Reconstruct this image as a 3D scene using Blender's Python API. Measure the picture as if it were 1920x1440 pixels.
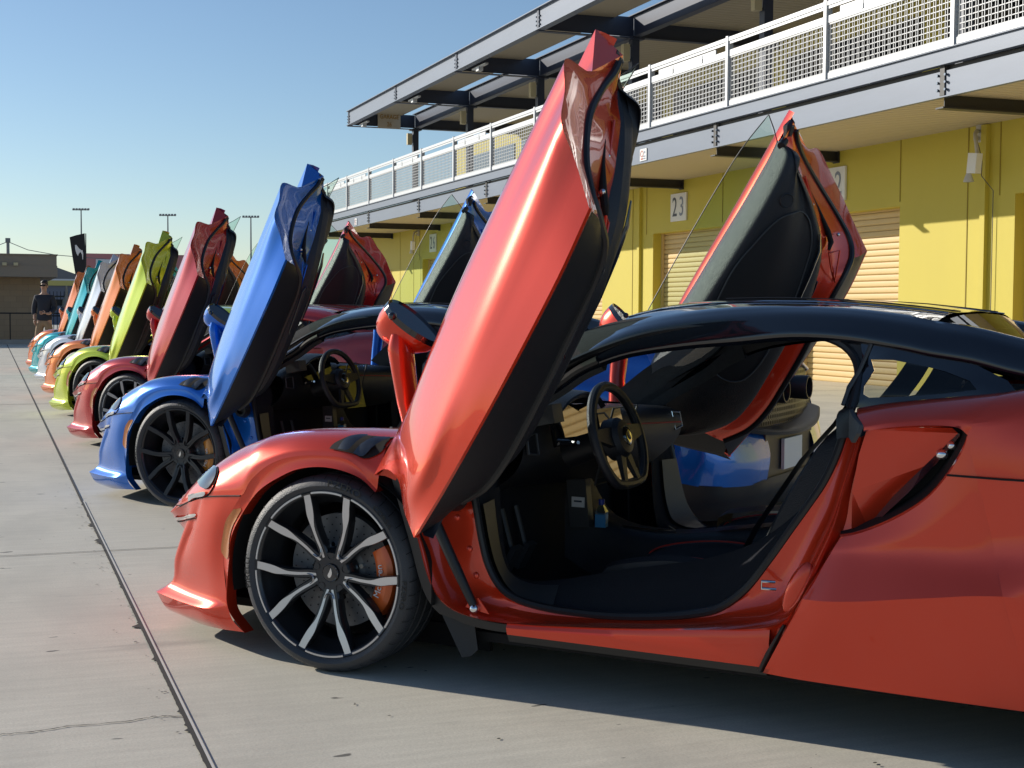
import bpy, bmesh, math, random
from mathutils import Vector, Matrix
from mathutils.bvhtree import BVHTree
from mathutils.geometry import tessellate_polygon
R = math.radians
random.seed(7)
for o in list(bpy.data.objects): bpy.data.objects.remove(o)
sc = bpy.context.scene
COL = sc.collection

# ------------------------------------------------------------------ camera
F_PX, YAW, PITCH, ROLL, CAMH = 2660.0, R(20.36), math.atan(137/2660.0), R(0.3), 1.18
cam_d = bpy.data.cameras.new('camera'); cam = bpy.data.objects.new('camera', cam_d); COL.objects.link(cam)
cam_d.sensor_fit = 'HORIZONTAL'; cam_d.sensor_width = 36.0; cam_d.lens = F_PX/1920*36.0
cam_d.clip_start = 0.05; cam_d.clip_end = 5000
fw = Vector((math.sin(YAW)*math.cos(PITCH), math.cos(YAW)*math.cos(PITCH), -math.sin(PITCH)))
rt0 = Vector((math.cos(YAW), -math.sin(YAW), 0)); up0 = rt0.cross(fw)
rt = rt0*math.cos(ROLL)+up0*math.sin(ROLL); up = rt.cross(fw)
m = Matrix((rt, up, -fw)).transposed().to_4x4(); m.translation = Vector((0, 0, CAMH))
cam.matrix_world = m
sc.camera = cam

# ------------------------------------------------------------------ light
SUN_AZ, SUN_EL = 133.5, 21.0          # azimuth counted from +X towards +Y
w = bpy.data.worlds.new('World'); sc.world = w; w.use_nodes = True
nt = w.node_tree; nt.nodes.clear()
sky = nt.nodes.new('ShaderNodeTexSky'); sky.sky_type = 'NISHITA'; sky.sun_disc = False
sky.sun_elevation = R(SUN_EL); sky.sun_rotation = R(90-SUN_AZ)
sky.altitude = 600; sky.air_density = 1.0; sky.dust_density = 0.45; sky.ozone_density = 3.0
bg = nt.nodes.new('ShaderNodeBackground'); bg.inputs['Strength'].default_value = 0.116
wo = nt.nodes.new('ShaderNodeOutputWorld')
nt.links.new(sky.outputs[0], bg.inputs[0]); nt.links.new(bg.outputs[0], wo.inputs[0])
sl = bpy.data.lights.new('sun', 'SUN'); sl.energy = 4.9; sl.angle = R(0.53); sl.color = (1.0, 0.93, 0.82)
so = bpy.data.objects.new('sun', sl); COL.objects.link(so); so.location = (-20, 20, 30)
sd = Vector((math.cos(R(SUN_AZ))*math.cos(R(SUN_EL)), math.sin(R(SUN_AZ))*math.cos(R(SUN_EL)), math.sin(R(SUN_EL))))
so.rotation_euler = sd.to_track_quat('Z', 'Y').to_euler()
sc.view_settings.view_transform = 'Standard'; sc.view_settings.look = 'None'
sc.view_settings.exposure = 0.0; sc.view_settings.gamma = 1.0
try: sc.view_settings.use_curve_mapping = False
except Exception: pass
sc.render.engine = 'CYCLES'
sc.cycles.max_bounces = 10; sc.cycles.transparent_max_bounces = 24

# ------------------------------------------------------------------ materials
def mat(name, col=(.5, .5, .5), rough=.5, metal=0., coat=0., spec=.5, noise=None, bump=None, trans=0., emit=None, coat_rough=.03, ior=None):
    m = bpy.data.materials.new(name); m.use_nodes = True
    n = m.node_tree; b = n.nodes['Principled BSDF']
    b.inputs['Base Color'].default_value = (*col, 1); b.inputs['Roughness'].default_value = rough
    b.inputs['Metallic'].default_value = metal; b.inputs['Specular IOR Level'].default_value = spec
    b.inputs['Coat Weight'].default_value = coat; b.inputs['Coat Roughness'].default_value = coat_rough
    b.inputs['Transmission Weight'].default_value = trans
    if ior: b.inputs['IOR'].default_value = ior
    if emit: b.inputs['Emission Color'].default_value = (*emit[0], 1); b.inputs['Emission Strength'].default_value = emit[1]
    tc = n.nodes.new('ShaderNodeTexCoord')
    if noise:            # (scale, amount, stretch)
        sc_, am = noise[0], noise[1]; st = noise[2] if len(noise) > 2 else (1, 1, 1)
        mp = n.nodes.new('ShaderNodeMapping'); mp.inputs['Scale'].default_value = st
        n.links.new(tc.outputs['Object'], mp.inputs[0])
        nz = n.nodes.new('ShaderNodeTexNoise'); nz.inputs['Scale'].default_value = sc_; nz.inputs['Detail'].default_value = 8
        nz.inputs['Roughness'].default_value = .6
        n.links.new(mp.outputs[0], nz.inputs['Vector'])
        mx = n.nodes.new('ShaderNodeMixRGB'); mx.blend_type = 'MIX'
        mx.inputs[1].default_value = (*[c*(1-am) for c in col], 1); mx.inputs[2].default_value = (*[min(1, c*(1+am)) for c in col], 1)
        n.links.new(nz.outputs['Fac'], mx.inputs[0]); n.links.new(mx.outputs[0], b.inputs['Base Color'])
    if bump:             # (scale, strength)
        nb = n.nodes.new('ShaderNodeTexNoise'); nb.inputs['Scale'].default_value = bump[0]; nb.inputs['Detail'].default_value = 5
        n.links.new(tc.outputs['Object'], nb.inputs['Vector'])
        bp = n.nodes.new('ShaderNodeBump'); bp.inputs['Strength'].default_value = bump[1]; bp.inputs['Distance'].default_value = .01
        n.links.new(nb.outputs['Fac'], bp.inputs['Height']); n.links.new(bp.outputs[0], b.inputs['Normal'])
    return m

def paint(name, col, metal=.2, rough=.45):
    """metallic car paint: flake noise under a clear coat"""
    m = mat(name, col, rough, metal, 1.0, .2, coat_rough=.015)
    n = m.node_tree; b = n.nodes['Principled BSDF']
    tc = n.nodes.new('ShaderNodeTexCoord')
    nz = n.nodes.new('ShaderNodeTexVoronoi'); nz.inputs['Scale'].default_value = 900
    n.links.new(tc.outputs['Object'], nz.inputs['Vector'])
    bp = n.nodes.new('ShaderNodeBump'); bp.inputs['Strength'].default_value = .06; bp.inputs['Distance'].default_value = .001
    n.links.new(nz.outputs['Distance'], bp.inputs['Height']); n.links.new(bp.outputs[0], b.inputs['Normal'])
    # very slight orange-peel / dust variation
    nz2 = n.nodes.new('ShaderNodeTexNoise'); nz2.inputs['Scale'].default_value = 5; nz2.inputs['Detail'].default_value = 6
    n.links.new(tc.outputs['Object'], nz2.inputs['Vector'])
    mr = n.nodes.new('ShaderNodeMapRange'); mr.inputs['To Min'].default_value = .012; mr.inputs['To Max'].default_value = .05
    n.links.new(nz2.outputs['Fac'], mr.inputs['Value']); n.links.new(mr.outputs[0], b.inputs['Coat Roughness'])
    return m

def glass(name, tint=(.8, .95, .88), dark=0.0):
    m = bpy.data.materials.new(name); m.use_nodes = True; n = m.node_tree; n.nodes.clear()
    out = n.nodes.new('ShaderNodeOutputMaterial')
    tr = n.nodes.new('ShaderNodeBsdfTransparent'); tr.inputs[0].default_value = (*tint, 1)
    gl = n.nodes.new('ShaderNodeBsdfGlossy'); gl.inputs['Roughness'].default_value = .0
    fr = n.nodes.new('ShaderNodeFresnel'); ge = n.nodes.new('ShaderNodeNewGeometry'); mr = n.nodes.new('ShaderNodeMapRange')
    mr.inputs['To Min'].default_value = 1.52; mr.inputs['To Max'].default_value = 1/1.52
    n.links.new(ge.outputs['Backfacing'], mr.inputs['Value']); n.links.new(mr.outputs[0], fr.inputs['IOR'])
    mx = n.nodes.new('ShaderNodeMixShader')
    n.links.new(fr.outputs[0], mx.inputs[0]); n.links.new(tr.outputs[0], mx.inputs[1]); n.links.new(gl.outputs[0], mx.inputs[2])
    n.links.new(mx.outputs[0], out.inputs[0])
    return m

M = {}
PAINTS = [
 ('red_orange_paint', (.70, .048, .015), .45, .32), ('blue_paint', (.006, .14, .58), .5, .3), ('red_paint', (.48, .020, .022), .45, .32),
 ('lime_paint', (.56, .66, .035), .3, .35), ('orange_paint', (.80, .21, .030), .35, .33), ('silver_white_paint', (.66, .69, .75), .3, .35),
 ('teal_paint', (.0, .40, .46), .4, .33), ('coral_orange_paint', (.82, .20, .045), .35, .33)]
PM = [paint(p[0], p[1], .45, .27) for p in PAINTS]
M['paint'] = PM[0]
M['black_gloss'] = mat('black_gloss', (.006, .008, .014), .12, 0, 1.0)
M['black_trim'] = mat('black_trim', (.012, .013, .016), .45, bump=(400, .15))
M['rubber'] = mat('rubber', (.012, .012, .014), .38)
M['tyre'] = mat('tyre_rubber', (.036, .040, .048), .5, bump=(260, .25), noise=(9, .35))
M['tyre_text'] = mat('tyre_lettering', (.004, .004, .005), .35)
M['liner'] = mat('wheel_liner', (.006, .006, .007), .9)
M['leather'] = mat('leather', (.014, .016, .022), .42, bump=(300, .35))
M['suede'] = mat('suede', (.035, .037, .040), .95, noise=(60, .35), bump=(350, .5))
M['carpet'] = mat('carpet', (.012, .014, .022), .95, bump=(600, .8))
M['plastic_grey'] = mat('plastic_grey', (.05, .052, .055), .5)
M['rim_dark'] = mat('rim_dark', (.035, .038, .045), .32, .6, .3)
M['rim_face'] = mat('rim_machined_silver', (.62, .62, .64), .3, .85)
M['rim_black'] = mat('rim_satin_black', (.03, .033, .04), .38, .5)
M['rim_grey'] = mat('rim_silver_grey', (.36, .36, .38), .35, .7)
M['disc'] = mat('brake_disc', (.16, .16, .165), .45, .4, noise=(30, .2))
M['hole'] = mat('dark_hole', (.004, .004, .005), .8)
M['caliper_a'] = mat('caliper_orange', (.85, .15, .025), .3, 0, .5)
M['caliper_b'] = mat('caliper_gold', (.62, .24, .03), .3, .2, .5)
M['white'] = mat('white_enamel', (.75, .75, .75), .4)
M['chrome'] = mat('chrome', (.75, .76, .78), .12, 1.)
M['amber'] = mat('amber_lens', (.45, .13, .015), .15, 0, 1., noise=(120, .3))
M['lamp_glass'] = mat('lamp_lens', (.010, .012, .014), .06, 0, 1.)
M['glass'] = glass('window_glass', (.74, .90, .82))
M['glass_ws'] = glass('windscreen_glass', (.82, .90, .90))
M['glass_dark'] = glass('quarter_glass', (.42, .46, .48))
M['screen'] = mat('display_glass', (.004, .004, .005), .03, 0, 1., spec=1.0)
M['emblem'] = mat('emblem_plate', (.55, .52, .45), .12, 1.)
M['red_stitch'] = mat('red_piping', (.5, .03, .02), .5)
M['belt'] = mat('seat_belt', (.02, .021, .025), .35)
M['mesh_black'] = mat('mesh_black', (.16, .16, .16), .3, .7)

# ------------------------------------------------------------------ mesh helpers
def cr(pts, n):
    """Catmull-Rom through pts, n samples per span"""
    P = [Vector(p) for p in pts]
    if n <= 1 or len(P) < 2: return P
    P = [P[0]*2-P[1]] + P + [P[-1]*2-P[-2]]
    out = []
    for i in range(1, len(P)-2):
        a, b, c, d = P[i-1], P[i], P[i+1], P[i+2]
        for k in range(n):
            t = k/n
            out.append(0.5*((2*b)+(c-a)*t+(2*a-5*b+4*c-d)*t*t+(3*b-a-3*c+d)*t*t*t))
    out.append(P[-2].copy())
    return out
def resample(pts, n):
    P = cr(pts, 8); L = [0]
    for a, b in zip(P, P[1:]): L.append(L[-1]+(b-a).length)
    out = []; j = 0
    for k in range(n):
        s = L[-1]*k/(n-1)
        while j < len(L)-2 and L[j+1] < s: j += 1
        t = (s-L[j])/max(1e-9, L[j+1]-L[j]); out.append(P[j].lerp(P[j+1], min(1, max(0, t))))
    return out

class MB:
    def __init__(s): s.v = []; s.f = []; s.m = []
    def add(s, vs, fs, mi=0):
        o = len(s.v); s.v += [Vector(v) for v in vs]; s.f += [tuple(i+o for i in f) for f in fs]; s.m += [mi]*len(fs); return s
    def box(s, c, d, mi=0, rot=None, bev=0):
        x, y, z = [k/2 for k in d]
        vs = [Vector((i*x, j*y, k*z)) for i in (-1, 1) for j in (-1, 1) for k in (-1, 1)]
        if rot is not None: vs = [rot @ v for v in vs]
        c = Vector(c)
        return s.add([v+c for v in vs], [(0, 1, 3, 2), (4, 6, 7, 5), (0, 4, 5, 1), (2, 3, 7, 6), (0, 2, 6, 4), (1, 5, 7, 3)], mi)
    def box2(s, a, b, mi=0):
        return s.box([(p+q)/2 for p, q in zip(a, b)], [abs(p-q) for p, q in zip(a, b)], mi)
    def grid(s, rows, mi=0, close=False):
        nu, nv = len(rows), len(rows[0]); vs = [p for r in rows for p in r]; fs = []
        for i in range(nu-1 if not close else nu):
            for j in range(nv-1):
                a = i*nv+j; b = ((i+1) % nu)*nv+j; fs.append((a, b, b+1, a+1))
        return s.add(vs, fs, mi)
    def loft(s, rows, nu=3, nv=3, mi=0):
        R1 = [cr(r, nv) for r in rows]; cols = [cr([r[j] for r in R1], nu) for j in range(len(R1[0]))]
        return s.grid([[c[i] for c in cols] for i in range(len(cols[0]))], mi)
    def tube(s, path, r, n=8, mi=0, close=False, caps=True, flat=None):
        P = [Vector(p) for p in path]; N = len(P); rr = r if isinstance(r, (list, tuple)) else [r]*N
        rings = []; prev = None
        for i, p in enumerate(P):
            if close: t = P[(i+1) % N]-P[i-1]
            else: t = P[min(i+1, N-1)]-P[max(i-1, 0)]
            if t.length < 1e-9: t = Vector((0, 0, 1))
            t.normalize()
            if prev is None:
                a = Vector((0, 0, 1)) if abs(t.z) < .9 else Vector((1, 0, 0))
                u = t.cross(a).normalized()
            else:
                u = prev-t*prev.dot(t)
                u = u.normalized() if u.length > 1e-6 else t.orthogonal().normalized()
            prev = u; v = t.cross(u)
            f = flat or 1
            rings.append([p+(u*math.cos(2*math.pi*k/n)+v*math.sin(2*math.pi*k/n)*f)*rr[i] for k in range(n+1)])
        s.grid(rings, mi, close)
        if caps and not close:
            for q in (rings[0], rings[-1]): s.add(q[:-1], [tuple(range(n))], mi)
        return s
    def lathe(s, prof, c=(0, 0, 0), axis='Y', n=48, mi=0, a0=0, a1=360):
        """prof: (along axis, radius)"""
        c = Vector(c); rows = []
        for k in range(n+1):
            a = R(a0+(a1-a0)*k/n); ca, sa = math.cos(a), math.sin(a)
            row = []
            for h, r in prof:
                if axis == 'Y': row.append(c+Vector((r*sa, h, r*ca)))
                elif axis == 'Z': row.append(c+Vector((r*ca, r*sa, h)))
                else: row.append(c+Vector((h, r*ca, r*sa)))
            rows.append(row)
        return s.grid(rows, mi)
    def poly(s, pts, mi=0):
        pts = [Vector(p) for p in pts]; t = tessellate_polygon([pts]); return s.add(pts, [tuple(x) for x in t], mi)
    def prism(s, pts, d, mi=0):
        """outline polygon extruded by vector d"""
        pts = [Vector(p) for p in pts]; d = Vector(d); n = len(pts); t = [tuple(x) for x in tessellate_polygon([pts])]
        s.add(pts, t, mi); s.add([p+d for p in pts], t, mi)
        return s.add(pts+[p+d for p in pts], [(i, (i+1) % n, (i+1) % n+n, i+n) for i in range(n)], mi)
    def ell(s, c, r, mi=0, n=16, rot=None):
        rows = []; c = Vector(c)
        for i in range(n//2+1):
            a = math.pi*i/(n//2); row = []
            for k in range(n+1):
                b = 2*math.pi*k/n; v = Vector((r[0]*math.sin(a)*math.cos(b), r[1]*math.sin(a)*math.sin(b), r[2]*math.cos(a)))
                if rot is not None: v = rot @ v
                row.append(c+v)
            rows.append(row)
        return s.grid(rows, mi)
    def join(s, o, mi=None, T=None):
        k = len(s.v); s.v += [(T @ v if T else v.copy()) for v in o.v]; s.f += [tuple(i+k for i in f) for f in o.f]; s.m += [q if mi is None else mi for q in o.m]; return s
    def xf(s, T): s.v = [T @ v for v in s.v]; return s
    def mirror(s):
        o = MB(); o.v = [Vector((v.x, -v.y, v.z)) for v in s.v]; o.f = [tuple(reversed(f)) for f in s.f]; o.m = list(s.m); return o
    def sym(s): return s.join(s.mirror())
    def build(s, name, mats, parent=None, smooth=True, ang=34, merge=1e-4, **tags):
        me = bpy.data.meshes.new(name); me.from_pydata([tuple(v) for v in s.v], [], s.f)
        if not isinstance(mats, (list, tuple)): mats = [mats]
        for q in mats: me.materials.append(M[q] if isinstance(q, str) else q)
        for p, k in zip(me.polygons, s.m): p.material_index = k
        bm = bmesh.new(); bm.from_mesh(me)
        if merge: bmesh.ops.remove_doubles(bm, verts=bm.verts, dist=merge)
        bad = [f for f in bm.faces if f.calc_area() < 1e-12]
        if bad: bmesh.ops.delete(bm, geom=bad, context='FACES')
        bmesh.ops.recalc_face_normals(bm, faces=bm.faces)
        for f in bm.faces: f.smooth = smooth
        if smooth:
            for e in bm.edges:
                if len(e.link_faces) == 2 and e.calc_face_angle(0) > R(ang): e.smooth = False
        bm.to_mesh(me); bm.free()
        o = bpy.data.objects.new(name, me); COL.objects.link(o)
        if parent: o.parent = parent
        for k, v in tags.items(): o[k] = v
        return o

def text_mb(txt, size=1.0, depth=0.0, sx=1.0):
    """lettering as a mesh in the XY plane, centred; returns MB"""
    c = bpy.data.curves.new('t', 'FONT'); c.body = txt; c.size = size; c.extrude = depth; c.align_x = 'CENTER'; c.align_y = 'CENTER'; c.resolution_u = 3
    o = bpy.data.objects.new('t', c); COL.objects.link(o); bpy.context.view_layer.update()
    e = o.evaluated_get(bpy.context.evaluated_depsgraph_get()); me = e.to_mesh()
    mb = MB(); mb.add([(v.co.x*sx, v.co.y, v.co.z) for v in me.vertices], [tuple(p.vertices) for p in me.polygons])
    e.to_mesh_clear(); bpy.data.objects.remove(o); bpy.data.curves.remove(c)
    return mb
def thing(name, label, cat, loc=(0, 0, 0), rz=0, group=None):
    o = bpy.data.objects.new(name, None); COL.objects.link(o); o.location = loc; o.rotation_euler = (0, 0, rz); o.empty_display_size = .2
    o['label'] = label; o['category'] = cat
    if group: o['group'] = group
    return o
def tag(o, label, cat, group=None):
    o['label'] = label; o['category'] = cat
    if group: o['group'] = group
    return o
def copy_tree(o, parent=None):
    c = o.copy(); COL.objects.link(c)
    if parent: c.parent = parent
    for ch in list(o.children): copy_tree(ch, c)
    return c
def basis(x, y, z, o):
    m = Matrix((x, y, z)).transposed().to_4x4(); m.translation = Vector(o); return m
# ------------------------------------------------------------------ ground
def concrete(name, c1, c2, c3):
    m = bpy.data.materials.new(name); m.use_nodes = True; n = m.node_tree; b = n.nodes['Principled BSDF']
    L = n.links.new
    tc = n.nodes.new('ShaderNodeTexCoord')
    def nz(scale, detail=6, stretch=(1, 1, 1), rough=.6):
        mp = n.nodes.new('ShaderNodeMapping'); mp.inputs['Scale'].default_value = stretch; L(tc.outputs['Object'], mp.inputs[0])
        q = n.nodes.new('ShaderNodeTexNoise'); q.inputs['Scale'].default_value = scale; q.inputs['Detail'].default_value = detail; q.inputs['Roughness'].default_value = rough
        L(mp.outputs[0], q.inputs['Vector']); return q.outputs['Fac']
    def ramp(x, a, b_, lo=0., hi=1.):
        q = n.nodes.new('ShaderNodeMapRange'); q.inputs['From Min'].default_value = a; q.inputs['From Max'].default_value = b_
        q.inputs['To Min'].default_value = lo; q.inputs['To Max'].default_value = hi; L(x, q.inputs['Value']); return q.outputs[0]
    def mix(f, x, y, t='MIX'):
        q = n.nodes.new('ShaderNodeMixRGB'); q.blend_type = t
        if isinstance(f, float): q.inputs[0].default_value = f
        else: L(f, q.inputs[0])
        for i, z in ((1, x), (2, y)):
            if isinstance(z, tuple): q.inputs[i].default_value = (*z, 1)
            else: L(z, q.inputs[i])
        return q.outputs[0]
    c = mix(ramp(nz(.9, 9), .36, .64), c1, c2)
    c = mix(ramp(nz(2.2, 9, (1, .45, 1)), .46, .68, 0, .75), c, c3)
    # broom-finish streaks across the slabs, fine grain, small pits, soft tyre marks
    c = mix(ramp(nz(26, 4, (.10, 1, 1)), .35, .75, 0, .42), c, tuple(k*.70 for k in c1))
    c = mix(ramp(nz(140, 4), .3, .8, 0, .55), c, tuple(k*.58 for k in c1))
    c = mix(ramp(nz(7.5, 2, (1, 2.4, 1), .4), .735, .76, 0, .8), c, (.06, .058, .055))
    c = mix(ramp(nz(1.1, 5, (.35, 1.4, 1), .7), .60, .74, 0, .42), c, (.13, .13, .13))
    L(c, b.inputs['Base Color']); b.inputs['Roughness'].default_value = .82; b.inputs['Specular IOR Level'].default_value = .3
    bp = n.nodes.new('ShaderNodeBump'); bp.inputs['Strength'].default_value = .35; bp.inputs['Distance'].default_value = .004
    L(mix(.5, ramp(nz(60, 6), 0, 1), ramp(nz(22, 4, (.15, 1, 1)), 0, 1)), bp.inputs['Height']); L(bp.outputs[0], b.inputs['Normal'])
    return m
M['concrete'] = concrete('concrete_slab', (.66, .62, .52), (.74, .695, .585), (.55, .52, .445))
g = MB(); g.add([(-1500, -400, 0), (1800, -400, 0), (1800, 2600, 0), (-1500, 2600, 0)], [(0, 1, 2, 3)])
ground = g.build('ground', 'concrete', smooth=False, kind='structure')
M['joint'] = mat('joint_filler', (.035, .033, .03), .9)
M['joint_edge_highlight'] = mat('joint_edge_highlight', (.62, .60, .55), .8)  # pale colour paints the bright highlight along the joint edge
j = MB()
def jx(y): return .52+(y-2)*.0028
random.seed(3)
N = 420; ys = [1.5+(9-1.5)*k/N for k in range(N+1)]
# spalled left edge of the long joint near the camera
pl, pr = [], []; sp = 0
for k, y in enumerate(ys):
    if random.random() < .05: sp = random.choice([.008, .014, .03])
    elif random.random() < .35: sp = 0.0
    a = .006+sp*random.random()+.002*random.random()
    pl.append((jx(y)-a, y, .004)); pr.append((jx(y)+.006+.001*random.random(), y, .004))
j.grid([pl, pr])
j.add([(jx(9)-.008, 9, .004), (jx(9)+.006, 9, .004), (jx(49)+.008, 49, .004), (jx(49)-.012, 49, .004)], [(0, 1, 2, 3)])
j.add([(jx(1.5)+.006, 1.5, .006), (jx(1.5)+.0125, 1.5, .006), (jx(9)+.0115, 9, .006), (jx(9)+.006, 9, .006)], [(0, 1, 2, 3)], 1)
for y, wd in ((7.12, .009), (18.44, .022), (22.4, .015), (26.4, .022), (31.6, .022), (37, .03), (44.5, .06), (47.6, .05)):
    j.add([(-40, y-wd/2, .004), (40, y-wd/2, .004), (40, y+wd/2, .004), (-40, y+wd/2, .004)], [(0, 1, 2, 3)])
for X0 in (-5.2, 6.4): j.add([(X0, 0, .004), (X0+.012, 0, .004), (X0+.14, 50, .004), (X0+.12, 50, .004)], [(0, 1, 2, 3)])
j.build('ground_joints', ['joint', 'joint_edge_highlight'], smooth=False, merge=0, kind='structure')
# hairline crack across the near slab, scattered chips
q = MB(); random.seed(11)
pts = [(-1.2, 4.02), (-.5, 4.10), (.02, 4.12), (.08, 4.115), (.14, 4.125), (.21, 4.14), (.30, 4.13), (.37, 4.135), (.44, 4.155), (.48, 4.15), (.535, 4.12)]
P = []
for a, b in zip(pts, pts[1:]):
    for t in range(6): P.append((a[0]+(b[0]-a[0])*t/6, a[1]+(b[1]-a[1])*t/6+random.uniform(-.004, .004)))
wd = [random.uniform(.0012, .0038) for _ in P]
q.grid([[(x, y-w_, .003) for (x, y), w_ in zip(P, wd)], [(x, y+w_, .003) for (x, y), w_ in zip(P, wd)]])
for k in range(420):
    x, y = random.uniform(-1.5, 4.5), random.uniform(2.4, 14); r = random.uniform(.0015, .006)
    if random.random() < .35: x = jx(y)-abs(random.gauss(.01, .05))
    n_ = 7; q.poly([(x+r*random.uniform(.6, 1.6)*math.cos(2*math.pi*i/n_), y+r*random.uniform(.5, 1.2)*math.sin(2*math.pi*i/n_), .0035) for i in range(n_)])
q.build('ground_cracks', 'joint', smooth=False, merge=0, kind='structure')
# far kerb
kb = MB().box2((-60, 49.2, -.05), (8, 50.3, .14)); M['kerb'] = mat('kerb_concrete', (.34, .33, .31), .9, noise=(3, .2)); kb.build('kerb', 'kerb', smooth=False, kind='structure')

# ------------------------------------------------------------------ garage building
M['yellow'] = mat('yellow_wall', (.575, .475, .060), .62, noise=(.8, .07, (1, 1, .4)), bump=(90, .25))
M['yellow_dark'] = mat('ochre_door_paint', (.62, .36, .012), .55)
M['steel'] = mat('steel_blue_grey', (.15, .18, .235), .45, .1, noise=(1.6, .14, (1, .5, 3)))
M['steel_dark'] = mat('steel_navy', (.045, .055, .085), .42, .1)
M['beam_dark'] = mat('beam_black_brown', (.028, .026, .026), .5)
M['galv'] = mat('galvanised_white', (.58, .59, .60), .42, .25)
M['tan'] = mat('tan_ribbed_soffit', (.50, .43, .30), .6)
M['roller'] = mat('tan_roller_door', (.66, .47, .20), .5, noise=(2, .06))
M['sign_white'] = mat('sign_white', (.78, .78, .76), .5)
M['ink'] = mat('sign_ink', (.05, .06, .09), .5)
M['ink_grey'] = mat('sign_ink_faded', (.20, .24, .32), .5)
M['lamp_box'] = mat('lamp_box', (.62, .52, .30), .4)
M['bolt'] = mat('bolt', (.10, .12, .15), .35, .8)
G = thing('garage_building', 'long two-storey pit garage block with yellow walls, roller doors and steel balcony', 'building', (13.31, 30, 0))
def gb(mb, name, mats, **k):
    mb.v = [v-Vector((13.31, 30, 0)) for v in mb.v]; return mb.build(name, mats, G, **k)
Y0, Y1 = 4.0, 53.0
doors = [27.3-5.65*k for k in range(-3, 5)]           # left (far) jamb of every opening, 3 m wide
ops = [(a-3.02, a) for a in doors if a-3.02 > Y0]
wl = MB(); cur = Y0
for a, b in sorted(ops):
    wl.box2((13.31, cur, 0), (13.75, a, 2.83)); cur = b
wl.box2((13.31, cur, 0), (13.75, Y1, 2.83))
wl.box2((13.31, Y0, 2.83), (13.75, Y1, 4.2)); wl.box2((13.75, Y1-.3, 0), (24, Y1, 4.2))
gb(wl, 'wall', 'yellow', smooth=False)
M['groove'] = mat('wall_groove', (.30, .22, .02), .7)
gr = MB()
for a in doors:
    for y, z0, z1 in ((a+1.01, 0, 3.85), (a+.32, 2.83, 3.85), (a-3.02-.0, 2.9, 3.85), (a-3.02-.33, 0, 0)):
        if z1 > z0 and Y0 < y < Y1: gr.box2((13.302, y-.009, z0), (13.312, y+.009, z1))
for y in (46.9, 51.6): gr.box2((13.302, y-.009, 0), (13.312, y+.009, 3.85))
gb(gr, 'wall_grooves', 'groove', smooth=False)
for a in doors[1::2]:
    gb(MB().box2((13.24, a+.55, 0), (13.31, a+.66, 3.84)), 'conduit', 'yellow', smooth=False)
for a, b in sorted(ops):
    d = MB(); rows = []; zz = 0.0; z = 0
    prof = []
    while z < 2.86: prof += [(13.56, z), (13.548, z+.014), (13.545, z+.05), (13.552, z+.088), (13.575, z+.093), (13.575, z+.099)]; z += .1
    d.grid([[(x, a-.02, zz) for x, zz in prof], [(x, b+.02, zz) for x, zz in prof]])
    rd = gb(d, 'roller_door', 'roller', ang=20)
    fr = MB()
    for s_, e_ in ((a, a+.07), (b-.07, b)): fr.box2((13.50, s_, 0), (13.545, e_, 2.83))
    gb(fr, 'door_track', 'roller', smooth=False)
gb(MB().box2((13.33, 48.1, 0), (13.40, 49.6, 2.55)).box2((13.30, 47.98, 0), (13.33, 48.1, 2.6)).box2((13.30, 49.6, 0), (13.33, 49.72, 2.6)).box2((13.30, 48.1, 2.5), (13.33, 49.6, 2.6)).box2((13.315, 48.84, 0), (13.33, 48.86, 2.5), 1), 'door', ['yellow_dark', 'groove'], smooth=False)
# balcony: ribbed soffit, slab, fascia beams, cantilever beams with bolted end plates
sf = MB(); prof = []; y = Y0
while y < Y1-.1:
    prof += [(y, 3.87), (y+.012, 3.852), (y+.13, 3.852), (y+.142, 3.87)]; y += .152
sf.grid([[(11.10, yy, z) for yy, z in prof], [(13.31, yy, z) for yy, z in prof]])
gb(sf, 'balcony_soffit', 'tan', ang=10)
gb(MB().box2((11.08, Y0, 3.90), (19.5, Y1, 4.20)), 'balcony_slab', 'beam_dark', smooth=False)
fa = MB().box2((11.04, Y0, 3.83), (11.07, Y1, 4.14)).box2((10.995, Y0, 3.815), (11.07, Y1, 3.83)).box2((10.99, Y0, 4.22), (11.07, Y1, 4.39)).box2((10.955, Y0, 4.39), (11.2, Y1, 4.402)).box2((10.965, Y0, 4.205), (11.07, Y1, 4.222))
gb(fa, 'balcony_fascia', 'steel', smooth=False)
by = [14.62-5.6, 14.62, 20.4, 26.0, 31.52, 37.05, 42.42, 47.9]
for yb in by:
    b = MB().box2((11.06, yb-.006, 3.70), (13.31, yb+.006, 3.86)).box2((10.99, yb-.075, 3.68), (13.31, yb+.075, 3.70)).box2((13.29, yb-.09, 3.66), (13.315, yb+.09, 3.87))
    b.box2((11.022, yb-.045, 3.84), (11.039, yb+.045, 4.2))
    gb(b, 'cantilever_beam', 'beam_dark', smooth=False)
    bo = MB()
    for z in (3.91, 4.0, 4.09):
        for s_ in (-1, 1): bo.lathe([(-.03, 0), (-.03, .018), (0, .018)], (11.03, yb-.075*1+(0 if s_ < 0 else .15), z), 'X', 6)
    gb(bo, 'beam_bolts', 'bolt', smooth=False)
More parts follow.
